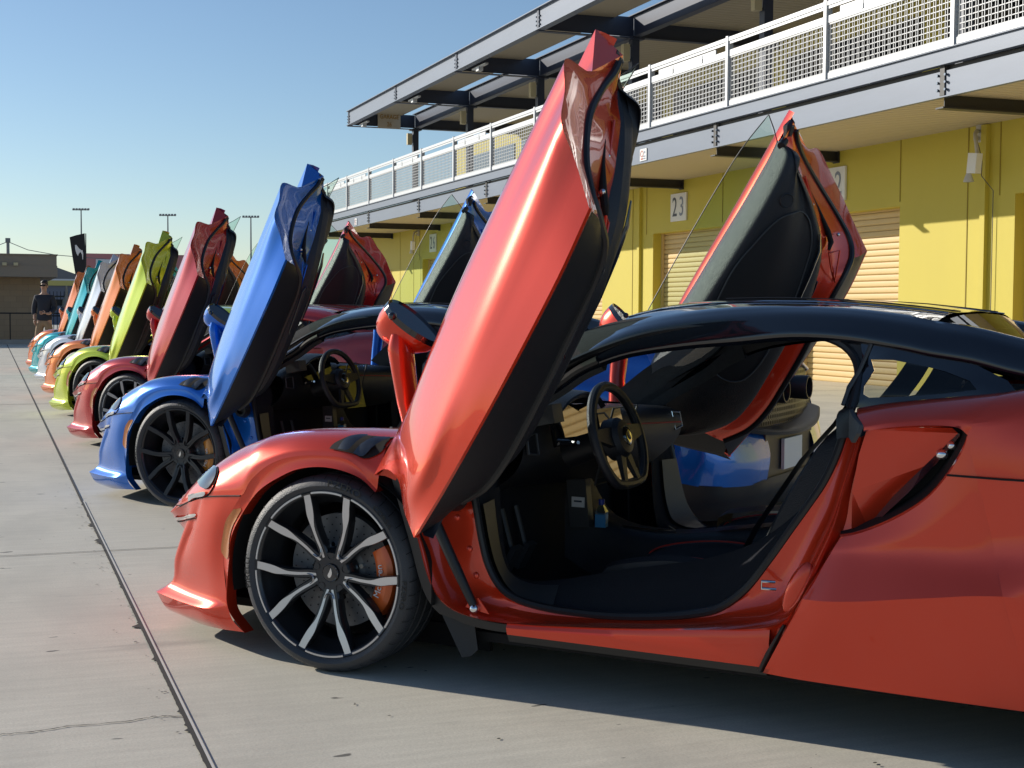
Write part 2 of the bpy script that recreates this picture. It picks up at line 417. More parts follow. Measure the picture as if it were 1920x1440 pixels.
# upper floor
gb(MB().box2((11.10, Y0, 4.20), (17, Y1, 4.206)), 'balcony_floor', 'galv', smooth=False)  # thin sheet added over the dark slab, pale to bounce light onto the soffit
gb(MB().box2((17, Y0, 4.2), (17.3, 51.9, 7.5)).box2((17, 51.9, 4.2), (24, 52.2, 7.5)), 'upper_wall', 'yellow', smooth=False)
for k in range(8): gb(MB().box2((16.96, 6.3+5.62*k, 4.3), (16.99, 11.2+5.62*k, 6.9)).box2((16.93, 6.3+5.62*k, 5.6), (16.96, 11.2+5.62*k, 5.68), 1).box2((16.93, 8.7+5.62*k, 4.3), (16.96, 8.78+5.62*k, 6.9), 1), 'shop_window', ['screen', 'steel_dark'], smooth=False)
cy = [45.35-5.62*k for k in range(0, 8)]
sf = MB(); prof = []; y = Y0
while y < 45.5:
    prof += [(y, 7.52), (y+.014, 7.50), (y+.18, 7.50), (y+.195, 7.52)]; y += .21
sf.grid([[(13.5, yy, z) for yy, z in prof], [(18.5, yy, z) for yy, z in prof]])
gb(sf, 'canopy_soffit', 'tan', ang=10)
gb(MB().box2((13.45, Y0, 7.56), (18.6, 45.6, 7.62)), 'canopy_roof', 'beam_dark', smooth=False)
gb(MB().box2((11.25, Y0, 7.56), (12.9, 45.3, 7.59)), 'canopy_panel', 'tan', smooth=False)
gb(MB().box2((11.14, Y0, 7.17), (11.16, 45.4, 7.6)).box2((11.06, Y0, 7.6), (11.24, 45.4, 7.62)).box2((11.06, Y0, 7.15), (11.24, 45.4, 7.17)), 'canopy_fascia', 'steel', smooth=False)
gb(MB().box2((13.37, Y0, 7.17), (13.39, 45.4, 7.62)).box2((13.29, Y0, 7.62), (13.47, 45.4, 7.64)).box2((13.29, Y0, 7.15), (13.47, 45.4, 7.17)), 'canopy_beam', 'steel_dark', smooth=False)
for yc in cy:
    if yc < Y0: continue
    b = MB().box2((11.17, yc-.008, 7.18), (13.36, yc+.008, 7.6)).box2((11.1, yc-.08, 7.13), (13.38, yc+.08, 7.148)).box2((11.115, yc-.05, 7.18), (11.139, yc+.05, 7.59))
    b.box2((13.38, yc-.008, 7.18), (18.4, yc+.008, 7.49)).box2((13.38, yc-.08, 7.15), (18.4, yc+.08, 7.168))
    gb(b, 'canopy_cross_beam', 'steel_dark', smooth=False)
    gb(MB().box2((13.29, yc-.09, 4.2), (13.47, yc+.09, 7.13)).box2((13.2, yc-.16, 7.1), (13.56, yc+.16, 7.14)), 'column', 'steel_dark', smooth=False)
    gb(MB().box2((13.10, yc-.07, 6.63), (13.25, yc+.07, 7.0)).box2((13.25, yc-.03, 6.7), (13.29, yc+.03, 6.95), 1), 'column_light', ['lamp_box', 'galv'], smooth=False)
    bo = MB()
    for z in (7.27, 7.36, 7.45):
        for s_ in (-1, 1): bo.lathe([(-.03, 0), (-.03, .02), (0, .02)], (11.135, yc+.09*s_, z), 'X', 6)
    gb(bo, 'beam_bolts', 'bolt', smooth=False)
for yc in (cy[0]-1.2, cy[2]-1.2, cy[1]-1.2):
    gb(MB().box2((11.3, yc-.5, 7.08), (11.38, yc+.5, 7.12)).box((11.33, yc, 7.04), (.12, .2, .1)), 'sunlit_edge_bar', 'galv', smooth=False)  # pale bar stands in for the sunlit panel edge, plus a clamp box

# ------------------------------------------------------------------ balcony railing
RL = thing('railing', 'white galvanised steel balcony railing with woven wire mesh panels above the yellow garages', 'railing', (11.06, 30, 4.4))
py = [45.18+2.795*k for k in (1, 2)]+[45.18-2.795*k for k in range(0, 14)]
def rl(mb, name, mats, **k):
    mb.v = [v-Vector((11.06, 30, 4.4)) for v in mb.v]; return mb.build(name, mats, RL, **k)
rl(MB().box2((11.02, py[-1], 5.44), (11.10, Y1-2, 5.50)).box2((11.035, py[-1], 5.395), (11.05, Y1-2, 5.44)), 'top_rail', 'galv', smooth=False)
rl(MB().box2((11.035, py[-1], 5.20), (11.085, Y1-2, 5.30)), 'middle_rail', 'galv', smooth=False)
rl(MB().box2((11.035, py[-1], 4.43), (11.085, Y1-2, 4.51)), 'bottom_rail', 'galv', smooth=False)
for y in py: rl(MB().box2((11.01, y-.035, 4.32), (11.11, y+.035, 5.52)), 'post', 'galv', smooth=False)
wm = MB(); L_ = 2.74
k = 0; y = -L_/2
while y < L_/2:
    s_ = .006*(1 if k % 2 else -1); wm.box((s_, y, 4.855-4.4), (.006, .0105, .70)); y += .0585; k += 1
z = 4.52
while z < 5.19: wm.box((0, 0, z-4.4), (.010, L_, .0125)); z += .0745
wm.box((0, 0, 5.185-4.4), (.03, L_, .025)); wm.box((0, 0, 4.525-4.4), (.03, L_, .02))
M['mesh_grey'] = mat('mesh_grey', (.40, .41, .42), .5, .2)
first = wm.build('mesh_panel', 'mesh_grey', RL, smooth=False, merge=0); first.location = (0, (py[0]+py[1])/2-30-2.795, 0)
yy = py[0]-2.795/2-0
mids = [45.18+2.795*.5+2.795*k for k in (0, 1)]+[45.18-2.795*(.5+k) for k in range(13)]
first.location = (0, mids[0]-30, 0)
for y in mids[1:]:
    c = first.copy(); COL.objects.link(c); c.parent = RL; c.location = (0, y-30, 0)
for k, y in enumerate(mids):
    if k % 2 == 0: rl(MB().box2((11.03, y-1.0, 5.30), (11.05, y+1.05, 5.375)).box2((11.022, y-.55, 5.24), (11.03, y-.5, 5.36)).box2((11.022, y+.5, 5.24), (11.03, y+.55, 5.36)), 'light_strip', 'galv', smooth=False)
for k in range(18): rl(MB().box2((11.2, 12+k*2.2, 4.40), (11.24, 12.05+k*2.2, 4.52)), 'toe_bracket', 'galv', smooth=False)

# ------------------------------------------------------------------ signs on the building
def face_minus_x(mb, x, y, z):       # lettering readable from -X (text runs towards -Y)
    return mb.xf(basis(Vector((0, -1, 0)), Vector((0, 0, 1)), Vector((-1, 0, 0)), (x, y, z)))
NUM = {18.67+1.4+.0: None}
for k, (lab, txt) in enumerate([('white number sign 26 at the far end of the yellow garage wall', '26'), ('white 25 plate, second from the far end of the yellow wall', '25'),
        ('white 24 plate between the 23 and 25 plates, behind the near raised door', '24'), ('white number sign 23 above the roller door seen between the red car doors', '23'),
        ('white number sign 22 half hidden behind the raised far door of the near red car', '22')]):
    yc = 43.03-5.65*k+(.0)
    yc = 26.08+5.65*(3-k)
    s = MB().box2((13.27, yc-.34, 3.03), (13.305, yc+.34, 3.59))
    t = thing('number_sign', lab, 'sign', (13.27, yc, 3.0), 0, 'garage number signs')
    s.v = [v-Vector((13.27, yc, 3.0)) for v in s.v]; s.build('sign_board', 'sign_white', t, smooth=False)
    for i, ch in enumerate(txt):
        tm = text_mb(ch, .56, .002, .80); face_minus_x(tm, -.004, .15-.30*i, .30)
        ob = tm.build('digit', 'ink' if i == 0 else 'ink_grey', t, smooth=False)
t = thing('garage_sign', 'small tan sign reading GARAGE 26 hung from the canopy end', 'sign', (12.46, 45.25, 7.1))
MB().box((0, 0, .27), (.76, .05, .52)).build('sign_board', mat('sign_cream', (.60, .54, .42), .6), t, smooth=False)
M['ochre_ink'] = mat('ochre_ink', (.42, .22, .015), .5)
for txt, z in (('GARAGE', .385), ('26', .14)):
    tm = text_mb(txt, .20, .003, .82); tm.xf(basis(Vector((1, 0, 0)), Vector((0, 0, 1)), Vector((0, -1, 0)), (0, -.03, z))); tm.build('lettering', 'ochre_ink', t, smooth=False)
for yc, lab in ((23.05, 'small white plate with red ring bolted to the balcony beam above the near car door'), (44.0, 'small white plate on the balcony beam at the far end')):
    t = thing('beam_plate', lab, 'sign', (11.03, yc, 3.85), 0, 'white plates on the balcony beam')
    MB().box((0, 0, .12), (.014, .27, .21)).build('sign_board', 'sign_white', t, smooth=False)
    ri = MB(); ri.lathe([(0, .045), (-.004, .045), (-.004, .06), (0, .06)], (-.008, .05, .14), 'X', 20); ri.box((-.009, .05, .05), (.003, .08, .03)); ri.build('mark', mat('mark_red', (.5, .12, .08), .5), t, smooth=False)
    l2 = MB().box((-.009, -.06, .16), (.003, .05, .04)).box((-.009, -.05, .09), (.003, .09, .022)).box((-.009, -.05, .05), (.003, .09, .022)); l2.build('print', 'ink_grey', t, smooth=False)
t = thing('wall_lettering', 'small black stacked letters painted on the yellow wall by the far door', 'lettering', (13.30, 50.4, 3.0))
for i, ch in enumerate('ARMY'):
    tm = text_mb(ch, .17, .002); face_minus_x(tm, -.004, 0, .62-.125*i); tm.build('letter', 'ink', t, smooth=False)

# ------------------------------------------------------------------ wall antennas
def antenna(y, lab):
    t = thing('wall_antenna', lab, 'antenna', (13.30, y, 3.1), 0, 'antennas on curved brackets')
    M.setdefault('antenna_grey', mat('antenna_grey', (.52, .50, .44), .5))
    MB().tube([(0, .30, .66), (-.10, .26, .66), (-.20, .16, .60), (-.26, .06, .47), (-.27, .02, .32), (-.27, .0, .16)], .028, 10).build('bracket_arm', 'antenna_grey', t)
    MB().box((-.01, .30, .64), (.04, .12, .26)).box((-.05, .30, .56), (.1, .05, .05)).build('mounting_plate', 'antenna_grey', t, smooth=False)
    MB().box((-.28, .06, .18), (.10, .19, .28), rot=Matrix.Rotation(.12, 3, 'X')).build('antenna_box', 'sign_white', t, smooth=False)
    MB().lathe([(0, .02), (-.05, .035), (-.16, .075), (-.17, .07)], (-.28, .18, .10), 'Z', 16).build('lamp_head', 'galv', t)
    MB().tube([(-.1, .24, .52), (-.16, .12, .42), (-.2, .0, .2), (-.22, -.02, 0), (-.03, -.04, -.2), (-.03, -.04, -3.05)], .006, 6).build('cable', 'ink', t)
antenna(16.45, 'grey antenna box and lamp on a curved bracket, nearest on the yellow wall')
antenna(44.35, 'grey antenna box on a curved bracket at the far end of the yellow wall')

# ------------------------------------------------------------------ far left: block building, fence, gate, flag, towers
def block_mat():
    m = mat('tan_block', (.27, .20, .13), .85); n = m.node_tree; b = n.nodes['Principled BSDF']
    tc = n.nodes.new('ShaderNodeTexCoord'); mp = n.nodes.new('ShaderNodeMapping'); mp.inputs['Rotation'].default_value = (R(90), 0, 0)
    br = n.nodes.new('ShaderNodeTexBrick'); br.inputs['Scale'].default_value = 1.0; br.inputs['Brick Width'].default_value = .4; br.inputs['Row Height'].default_value = .2
    br.inputs['Mortar Size'].default_value = .006; br.inputs['Color1'].default_value = (.38, .28, .185, 1); br.inputs['Color2'].default_value = (.34, .25, .165, 1); br.inputs['Mortar'].default_value = (.27, .20, .14, 1)
    n.links.new(tc.outputs['Object'], mp.inputs[0]); n.links.new(mp.outputs[0], br.inputs['Vector']); n.links.new(br.outputs['Color'], b.inputs['Base Color']); return m
M['block'] = block_mat(); M['brown_fascia'] = mat('brown_fascia', (.30, .245, .19), .7, noise=(1, .08))
M['black_steel'] = mat('black_steel', (.015, .015, .017), .5)
t = thing('block_building', 'low tan block building with a deep brown fascia at the far left', 'building', (-8, 52, 0))
MB().box2((-22, -.5, 0), (9.78, 12, 2.25)).build('wall', 'block', t, smooth=False)
MB().box2((-22, -1.5, 2.24), (10.31, 12.5, 2.62)).box2((-22, -1.47, 2.62), (10.29, 12.5, 2.98)).box2((-22, -1.52, 2.975), (10.33, 12.5, 3.01)).build('roof', 'brown_fascia', t, smooth=False)
for x in (8.62, 8.98): MB().box((x, -1.56, 2.66), (.14, .12, .10)).build('flood_light', 'lamp_box', t, smooth=False)
t = thing('guard_rail', 'thin black pipe guard rail in front of the tan block building', 'fence', (0, 50, 0))
MB().tube([(-22, 0, 1.02), (2.6, 0, 1.02)], .022, 8).build('rail', 'black_steel', t)
for k in range(12): MB().tube([(.77-1.6*k, 0, .1), (.77-1.6*k, 0, 1.02)], .02, 8).build('post', 'black_steel', t)
t = thing('picket_gate', 'black steel picket gate beside the tan block building', 'gate', (1.85, 52.2, 0))
g_ = MB().box2((0, -.02, 1.58), (3.6, .02, 1.63)).box2((0, -.02, .12), (3.6, .02, .17)).box2((0, -.02, .9), (3.6, .02, .95)).box2((0, -.03, 1.28), (2.6, .0, 1.50)); g_.build('gate_frame', 'black_steel', t, smooth=False)
for k in range(30): MB().box2((.02+.12*k, -.012, .1), (.045+.12*k, .012, 1.78)).build('picket', 'black_steel', t, smooth=False)
t = thing('gate_post', 'pale tapered post standing in front of the picket gate', 'post', (2.66, 51.9, 0))
MB().lathe([(0, .16), (1.2, .16), (1.45, .14), (1.62, .05), (1.98, .035), (1.98, 0)], (0, 0, 0), 'Z', 16).build('post', 'kerb', t)
tag(MB().box2((0, 0, 0), (.18, .12, 1.98)).build('pillar', 'black_steel', smooth=False), 'short dark square pillar beside the picket gate', 'pillar').location = (2.92, 51.9, 0)
# feather banner
t = thing('feather_banner', 'black feather banner with a white swoosh, leaning behind the far orange car', 'banner', (2.16, 35.6, 0))
ax = Vector((math.cos(YAW), -math.sin(YAW), 0)); az = Vector((0, 0, 1)); ay = Vector((math.sin(YAW), math.cos(YAW), 0))
def fb(mb): return mb.xf(basis(ax, az, -ay, (0, 0, 0)))
out = [(-.26, 2.89), (-.1, 2.94), (.10, 2.985), (.12, 2.5), (.12, 2.0), (.10, 1.4), (.06, .7), (.0, .72), (-.06, 1.4), (-.13, 2.0), (-.20, 2.45)]
fb(MB().prism([(x, z, 0) for x, z in out], (0, 0, -.012))).build('cloth', mat('banner_cloth', (.012, .012, .014), .7), t, smooth=False)
sw = [(-.13, 2.70), (-.10, 2.71), (-.03, 2.62), (.02, 2.58), (.05, 2.58), (.065, 2.50), (.06, 2.36), (.045, 2.36), (.035, 2.48), (.0, 2.54), (-.04, 2.50), (-.06, 2.44), (-.095, 2.50), (-.125, 2.60)]
fb(MB().prism([(x, z, .004) for x, z in sw], (0, 0, .002))).build('emblem', 'white', t, smooth=False)
fb(MB().tube([(.13, 2.98, 0), (.125, 2.0, 0), (.11, 1, 0), (.09, 0, 0)], .012, 8)).build('pole', 'black_steel', t)
MB().box((.085*ax.x, .085*ax.y, .02), (.4, .4, .04)).build('base_plate', 'black_steel', t, smooth=False)
# far things
M['hangar'] = mat('hangar_grey', (.16, .16, .17), .8); M['far_yellow'] = mat('far_yellow', (.50, .42, .13), .7); M['far_pink'] = mat('far_red_panel', (.42, .17, .17), .7); M['far_white'] = mat('far_white', (.6, .6, .62), .7)
t = thing('hangar', 'grey gabled hangar roof behind the tan block building', 'building', (5.2, 121, 0))
MB().prism([(-4, 0, 0), (12, 0, 0), (12, 0, 3.0), (2.0, 0, 3.9), (-.9, 0, 4.95), (-4, 0, 3.6)], (0, 12, 0)).build('wall', 'hangar', t, smooth=False)
t = thing('canopy_building', 'low building with a yellow band behind the picket gate', 'building', (2, 112, 0))
MB().box2((-2, 0, 0), (9, 3, 2.9)).build('wall', mat('far_blue_grey', (.14, .15, .2), .8), t, smooth=False); MB().box2((-2, -.3, 2.9), (9, 3, 3.28)).box2((-2, -.32, 3.28), (9, 3, 3.40), 1).build('roof', ['far_yellow', 'far_white'], t, smooth=False)
t = thing('grandstand_board', 'long faded red trackside board far behind the car row', 'billboard', (9.9, 156, 0))
MB().box2((-.4, 0, 3.4), (14, .6, 7.0)).build('board', 'far_pink', t, smooth=False); MB().box2((1.1, -.05, 5.2), (3.2, 0, 6.4)).build('panel', 'far_white', t, smooth=False)
for k in range(6): MB().box2((.2+2.5*k, .2, 0), (.45+2.5*k, .5, 3.4)).build('post', 'black_steel', t, smooth=False)
tw = [((21.2, 345.8), 24.2, 'leftmost tall floodlight mast far behind the orange cars'), ((40.1, 338.8), 23.0, 'middle tall floodlight mast beside the lime car door'), ((58.2, 332.0), 22.7, 'rightmost tall floodlight mast beside the blue car door')]
M['mast'] = mat('mast_grey', (.16, .17, .18), .6)
for (x, y), hh, lab in tw:
    t = thing('floodlight_mast', lab, 'floodlight', (x, y, 0), -YAW, 'floodlight masts on the horizon')
    MB().tube([(0, 0, 0), (0, 0, hh)], [.28, .14], 8).build('mast', 'mast', t)
    MB().box((0, 0, hh-.1), (3.6, .2, .12)).build('cross_bar', 'mast', t, smooth=False)
    for k in range(6): MB().box((-1.7+.68*k, -.1, hh+.05-.12*abs(k-2.5)*0), (.46, .5, .34), rot=Matrix.Rotation(.5, 3, 'X')).build('lamp_head', 'mast', t, smooth=False)
t = thing('tent_mast', 'grey mast with two sagging cables above the block building roof', 'mast', (1.4, 95.8, 0))
MB().tube([(0, 0, 0), (0, 0, 5.5)], .1, 8).box((0, 0, 5.5), (.3, .3, .25)).build('mast', 'mast', t)
for s_ in (-1, 1): MB().tube([(0, 0, 5.4), (1.2*s_, 0, 4.9), (3.0*s_, 0, 4.6), (6*s_, 0, 4.4)], .025, 6).build('cable', 'mast', t)
t = thing('street_lamp', 'slender curved street lamp in front of the grey hangar', 'street lamp', (6.3, 108, 0))
MB().tube([(0, 0, 0), (0, 0, 3.2), (.1, 0, 3.8), (.45, 0, 4.15), (.8, 0, 4.2)], .05, 8).build('pole', 'mast', t)
# =================================================================== sports car
# local frame: +X nose, +Y left side, +Z up, origin on the ground under the front axle
V3 = Vector
def V(*a): return Vector(a)
CAR = thing('sports_car', 'near red-orange car with black roof, silver ten-spoke wheel and both doors raised', 'car', (1.72, 5.095, 0), R(131.24), 'sports cars parked in a slanted row with doors up')

# ---- front fenders + bonnet
P1 = [
 [(-.20,.925,.622),(-.205,.918,.675),(-.21,.88,.75),(-.21,.775,.787),(-.22,.62,.787),(-.22,.42,.795),(-.2,.2,.81),(-.2,0,.815)],
 [(-.10,.93,.698),(-.10,.92,.724),(-.10,.87,.768),(-.10,.77,.790),(-.10,.62,.784),(-.10,.42,.782),(-.1,.2,.793),(-.1,0,.797)],
 [(0,.93,.710),(0,.92,.735),(0,.87,.773),(0,.77,.789),(0,.62,.779),(0,.42,.765),(0,.2,.77),(0,0,.772)],
 [(.12,.93,.702),(.12,.92,.728),(.12,.87,.768),(.12,.765,.783),(.12,.62,.768),(.12,.42,.742),(.12,.2,.743),(.12,0,.745)],
 [(.22,.93,.672),(.22,.92,.702),(.22,.87,.752),(.22,.76,.772),(.22,.61,.756),(.22,.42,.722),(.22,.2,.722),(.22,0,.724)],
 [(.30,.93,.615),(.30,.922,.66),(.30,.875,.728),(.31,.76,.756),(.31,.61,.742),(.31,.42,.703),(.31,.2,.703),(.31,0,.705)],
 [(.345,.93,.556),(.36,.918,.61),(.37,.87,.69),(.38,.755,.735),(.39,.60,.722),(.39,.42,.688),(.39,.2,.688),(.39,0,.69)],
 [(.45,.908,.546),(.455,.90,.585),(.46,.85,.655),(.47,.75,.702),(.48,.60,.695),(.49,.42,.664),(.49,.2,.664),(.49,0,.667)],
 [(.54,.882,.534),(.545,.874,.566),(.55,.825,.622),(.56,.735,.660),(.58,.60,.663),(.60,.42,.636),(.61,.2,.634),(.61,0,.637)],
 [(.63,.84,.512),(.633,.832,.538),(.64,.785,.582),(.65,.71,.613),(.67,.59,.618),(.70,.42,.600),(.72,.2,.596),(.72,0,.598)],
 [(.71,.80,.486),(.715,.79,.504),(.725,.75,.534),(.745,.68,.557),(.77,.57,.562),(.81,.40,.553),(.84,.2,.548),(.845,0,.549)],
 [(.78,.755,.460),(.785,.745,.472),(.80,.71,.490),(.83,.64,.505),(.87,.54,.503),(.92,.38,.495),(.955,.2,.490),(.96,0,.49)],
 [(.845,.715,.440),(.853,.705,.442),(.870,.675,.448),(.900,.615,.450),(.940,.52,.445),(.995,.36,.438),(1.045,.18,.433),(1.055,0,.432)]]
fend = MB().loft(P1, 4, 4)
body_mb = MB().loft(P1, 4, 4)
# arch flange strip
flo = [(-.20,.925,.622),(-.10,.93,.698),(0,.93,.710),(.12,.93,.702),(.22,.93,.672),(.30,.93,.615),(.345,.93,.556),(.40,.917,.49),(.43,.907,.41),(.443,.902,.33),(.435,.90,.25),(.43,.897,.16),(.37,.886,.085)]
fli = [(-.195,.93,.605),(-.144,.935,.645),(-.068,.937,.668),(.016,.937,.674),(.102,.937,.662),(.173,.937,.634),(.255,.935,.588),(.315,.93,.53),(.385,.925,.43),(.404,.92,.34),(.425,.905,.25),(.425,.90,.16),(.365,.888,.083)]
A_, B_ = resample(flo, 60), resample(fli, 60)
fend.grid([A_, [a.lerp(b, .55)+V(0, -.004, 0) for a, b in zip(A_, B_)], B_, [b+V(0, -.05, 0) for b in B_]])
# ---- front bumper: vertical stations from the wheel arch to the nose
Bm = [
 [(.345,.93,.556),(.40,.917,.49),(.43,.907,.41),(.443,.902,.32),(.435,.897,.205),(.43,.898,.165),(.41,.893,.12),(.37,.886,.085)],
 [(.45,.908,.546),(.485,.903,.47),(.505,.897,.40),(.522,.886,.31),(.528,.868,.195),(.548,.887,.150),(.525,.875,.105),(.49,.862,.078)],
 [(.54,.882,.534),(.575,.872,.46),(.605,.860,.39),(.634,.843,.30),(.658,.812,.192),(.702,.828,.146),(.685,.805,.092),(.65,.785,.064)],
 [(.565,.872,.528),(.61,.848,.452),(.665,.822,.375),(.722,.798,.290),(.782,.758,.195),(.868,.762,.150),(.85,.735,.090),(.81,.705,.062)]]
Bm2 = [
 [(.565,.872,.528),(.61,.848,.452),(.665,.822,.375),(.722,.798,.290),(.782,.758,.195),(.868,.762,.150)],
 [(.635,.842,.508),(.668,.826,.442),(.718,.806,.366),(.768,.782,.285),(.815,.742,.195),(.886,.750,.150)],
 [(.70,.805,.490),(.715,.772,.43),(.745,.748,.36),(.790,.732,.28),(.835,.702,.195),(.905,.715,.150)],
 [(.845,.715,.440),(.845,.672,.395),(.818,.645,.34),(.835,.630,.27),(.865,.615,.195),(.945,.63,.150)],
 [(.940,.52,.445),(.94,.50,.40),(.905,.49,.33),(.915,.48,.26),(.94,.47,.195),(1.01,.48,.150)],
 [(1.015,.30,.436),(1.02,.29,.39),(.985,.28,.32),(.995,.28,.25),(1.01,.28,.195),(1.07,.28,.150)],
 [(1.055,0,.432),(1.07,0,.38),(1.03,0,.31),(1.04,0,.24),(1.05,0,.195),(1.10,0,.150)]]
Bm3 = [
 [(.868,.762,.150),(.85,.735,.090),(.81,.705,.062)],[(.884,.750,.150),(.868,.72,.090),(.828,.69,.061)],[(.905,.715,.150),(.888,.685,.089),(.84,.655,.06)],
 [(.945,.63,.150),(.92,.60,.088),(.87,.58,.06)],[(1.01,.48,.150),(.98,.46,.088),(.93,.44,.06)],[(1.07,.28,.150),(1.04,.27,.088),(.99,.26,.06)],[(1.10,0,.150),(1.07,0,.088),(1.02,0,.06)]]
bump = MB()
def cut(rows, a, b): return [r[a:b] for r in rows]
bump.loft(cut(Bm, 0, 6), 4, 4).loft(cut(Bm, 5, 8), 4, 4).loft(Bm2, 4, 4).loft(Bm3, 4, 4)
shell_l = MB().join(fend).join(bump)
bvh = BVHTree.FromPolygons([tuple(v) for v in shell_l.v], shell_l.f)
EYE = Vector((-2.699, 4.650, 1.18))
def decal(outline, d=None, off=.003, rings=6, bv=None, mi=0, mb=None):
    """grid patch laid on the body: outline points are pushed along direction d onto the shell"""
    bv = bv or bvh; d0 = Vector(d).normalized() if d is not None else None; O = resample(list(outline)+[outline[0]], 40); c = sum(O[:-1], Vector())/(len(O)-1)
    def pj(p):
        d = d0 if d0 is not None else (p-EYE).normalized()
        h = bv.ray_cast(p-d*1.0, d)
        if h[0] is None or (d0 is None and (h[0]-p).dot(d) > .13):
            h = bv.find_nearest(p+(d*.10 if d0 is None else Vector()))
        n_ = h[1] if h[1].dot(d) < 0 else -h[1]
        return h[0]+n_*off
    rows = [[pj(c.lerp(p, (k+1)/rings)) for p in O] for k in range(rings)]
    mb = mb or MB(); mb.grid(rows, mi); o0 = len(mb.v); cc = pj(c)
    mb.add([cc]+rows[0], [(0, i, i+1) for i in range(1, len(O))], mi); return mb
dside = (-.25, -1, -.25)
head = [(0.840,0.720,0.465),(0.801,0.720,0.518),(0.756,0.720,0.564),(0.706,0.720,0.598),(0.656,0.720,0.622),(0.629,0.720,0.625),(0.615,0.720,0.607),(0.625,0.720,0.572),(0.652,0.720,0.528),(0.679,0.720,0.507),(0.736,0.720,0.492),(0.787,0.720,0.471)]
lensp = [(0.706,0.720,0.557),(0.691,0.720,0.587),(0.656,0.720,0.612),(0.625,0.720,0.618),(0.620,0.720,0.595),(0.637,0.720,0.562),(0.662,0.720,0.537),(0.691,0.720,0.539)]
stripp = [(0.729,0.740,0.510),(0.704,0.740,0.519),(0.655,0.740,0.530),(0.660,0.740,0.514),(0.704,0.740,0.504),(0.729,0.740,0.491)]
ventp = [(0.088,0.780,0.715),(0.071,0.780,0.732),(0.038,0.780,0.748),(-0.009,0.780,0.764),(-0.068,0.780,0.765),(-0.148,0.780,0.762),(-0.167,0.780,0.760),(-0.127,0.780,0.721),(-0.094,0.780,0.700),(-0.051,0.780,0.689),(-0.013,0.780,0.701),(0.038,0.780,0.709)]
fin1 = [(0.051,0.780,0.712),(0.028,0.780,0.736),(-0.005,0.780,0.752),(-0.068,0.780,0.764),(-0.054,0.780,0.754),(-0.022,0.780,0.731),(0.010,0.780,0.708)]
fin2 = [(-0.009,0.780,0.704),(-0.047,0.780,0.731),(-0.100,0.780,0.753),(-0.156,0.780,0.761),(-0.131,0.780,0.746),(-0.089,0.780,0.719),(-0.049,0.780,0.692)]
amberp = [(0.399,0.900,0.505),(0.363,0.900,0.509),(0.390,0.900,0.469),(0.414,0.900,0.413),(0.423,0.900,0.335),(0.444,0.900,0.346),(0.453,0.900,0.364),(0.444,0.900,0.419),(0.430,0.900,0.466)]
parts = []
SL = body = None
ONE = {'diffuser', 'front_fender_and_bonnet', 'front_bumper', 'scuttle_panel', 'rear_bumper', 'engine_cover', 'grille_backing', 'tail_shelf', 'roof', 'headliner', 'windscreen', 'rear_screen'}
def P(mb, name, mats, sym=True, parent=None, **k):
    if sym and name not in ONE:
        mb.mirror().build(name, mats, parent or CAR, **k); return mb.build(name, mats, parent or CAR, **k)
    return (mb.sym() if sym else mb).build(name, mats, parent or CAR, **k)
M['blade_white'] = mat('blade_white', (.62, .60, .58), .3, .3, .5)
M['headlamp_cover'] = mat('headlamp_cover', (.10, .02, .014), .08, 0, 1.); M['lamp_strip'] = mat('lamp_strip', (.45, .47, .50), .15, .6); M['fin_blue_black'] = mat('fin_blue_black', (.016, .022, .034), .3, 0, .6)
P(fend, 'front_fender_and_bonnet', 'paint', ang=40)
P(bump, 'front_bumper', 'paint', ang=30)
for sgn in (1, -1):
    def S(mb): return mb if sgn == 1 else mb.mirror()
    VV = lambda L: [Vector(p) for p in L]
    hm = decal(VV(head), None, .003, 8); h = S(hm).build('headlamp', 'paint', CAR)
    S(MB().tube([v for v in hm.v[40*7:40*8-1]], .0018, 6, close=True)).build('headlamp_joint', 'hole', h)
    S(decal(VV(lensp), None, .008, 7)).build('lens', 'lamp_glass', h); S(decal(VV(stripp), None, .009, 5)).build('light_strip', 'lamp_strip', h)
    S(decal(VV([(0.872,0.700,0.421),(0.805,0.700,0.426),(0.740,0.700,0.441),(0.740,0.700,0.430),(0.805,0.700,0.414),(0.872,0.700,0.410)]), None, .005, 5)).build('front_blade', 'blade_white', CAR)
    S(decal(VV([(0.862,0.700,0.406),(0.805,0.700,0.410),(0.742,0.700,0.426),(0.742,0.700,0.422),(0.805,0.700,0.406),(0.862,0.700,0.402)]), None, .003, 4)).build('blade_gap', 'hole', CAR)
    am = S(decal(VV(amberp), None, .003, 6)).build('side_marker', 'amber', CAR)
    v_ = S(decal(VV(ventp), None, .004, 9)).build('fender_vent', 'hole', CAR)
    for fo in (fin1, fin2):
        fm = decal(VV(fo), None, .008, 6); cfin = sum(fm.v, Vector())/len(fm.v)
        fm.v = [v+V(0, .5, .85)*.010*max(0, 1-((v-cfin).length/.06)**2) for v in fm.v]
        S(fm).build('louvre', 'fin_blue_black', v_)
    # bonnet shut line and bumper shut line
    sl_ = MB()
    pl_ = [bvh.find_nearest(Vector(p))[0]+V(0, .0015, .0012) for p in resample([(.345,.93,.556),(.45,.908,.546),(.54,.882,.534),(.63,.84,.512),(.71,.80,.486),(.78,.755,.460)], 30)]
    sl_.tube(pl_, .0028, 6); S(sl_).build('shut_line', 'hole', CAR)
# scuttle / windscreen base + bonnet rear
sc_ = MB().loft([[(-.2,0,.817),(-.2,.2,.812),(-.22,.42,.797),(-.22,.62,.789),(-.22,.74,.789)], [(-.30,0,.85),(-.31,.2,.845),(-.34,.42,.83),(-.38,.62,.81),(-.42,.74,.79)]], 3, 3)
P(sc_, 'scuttle_panel', 'black_gloss')

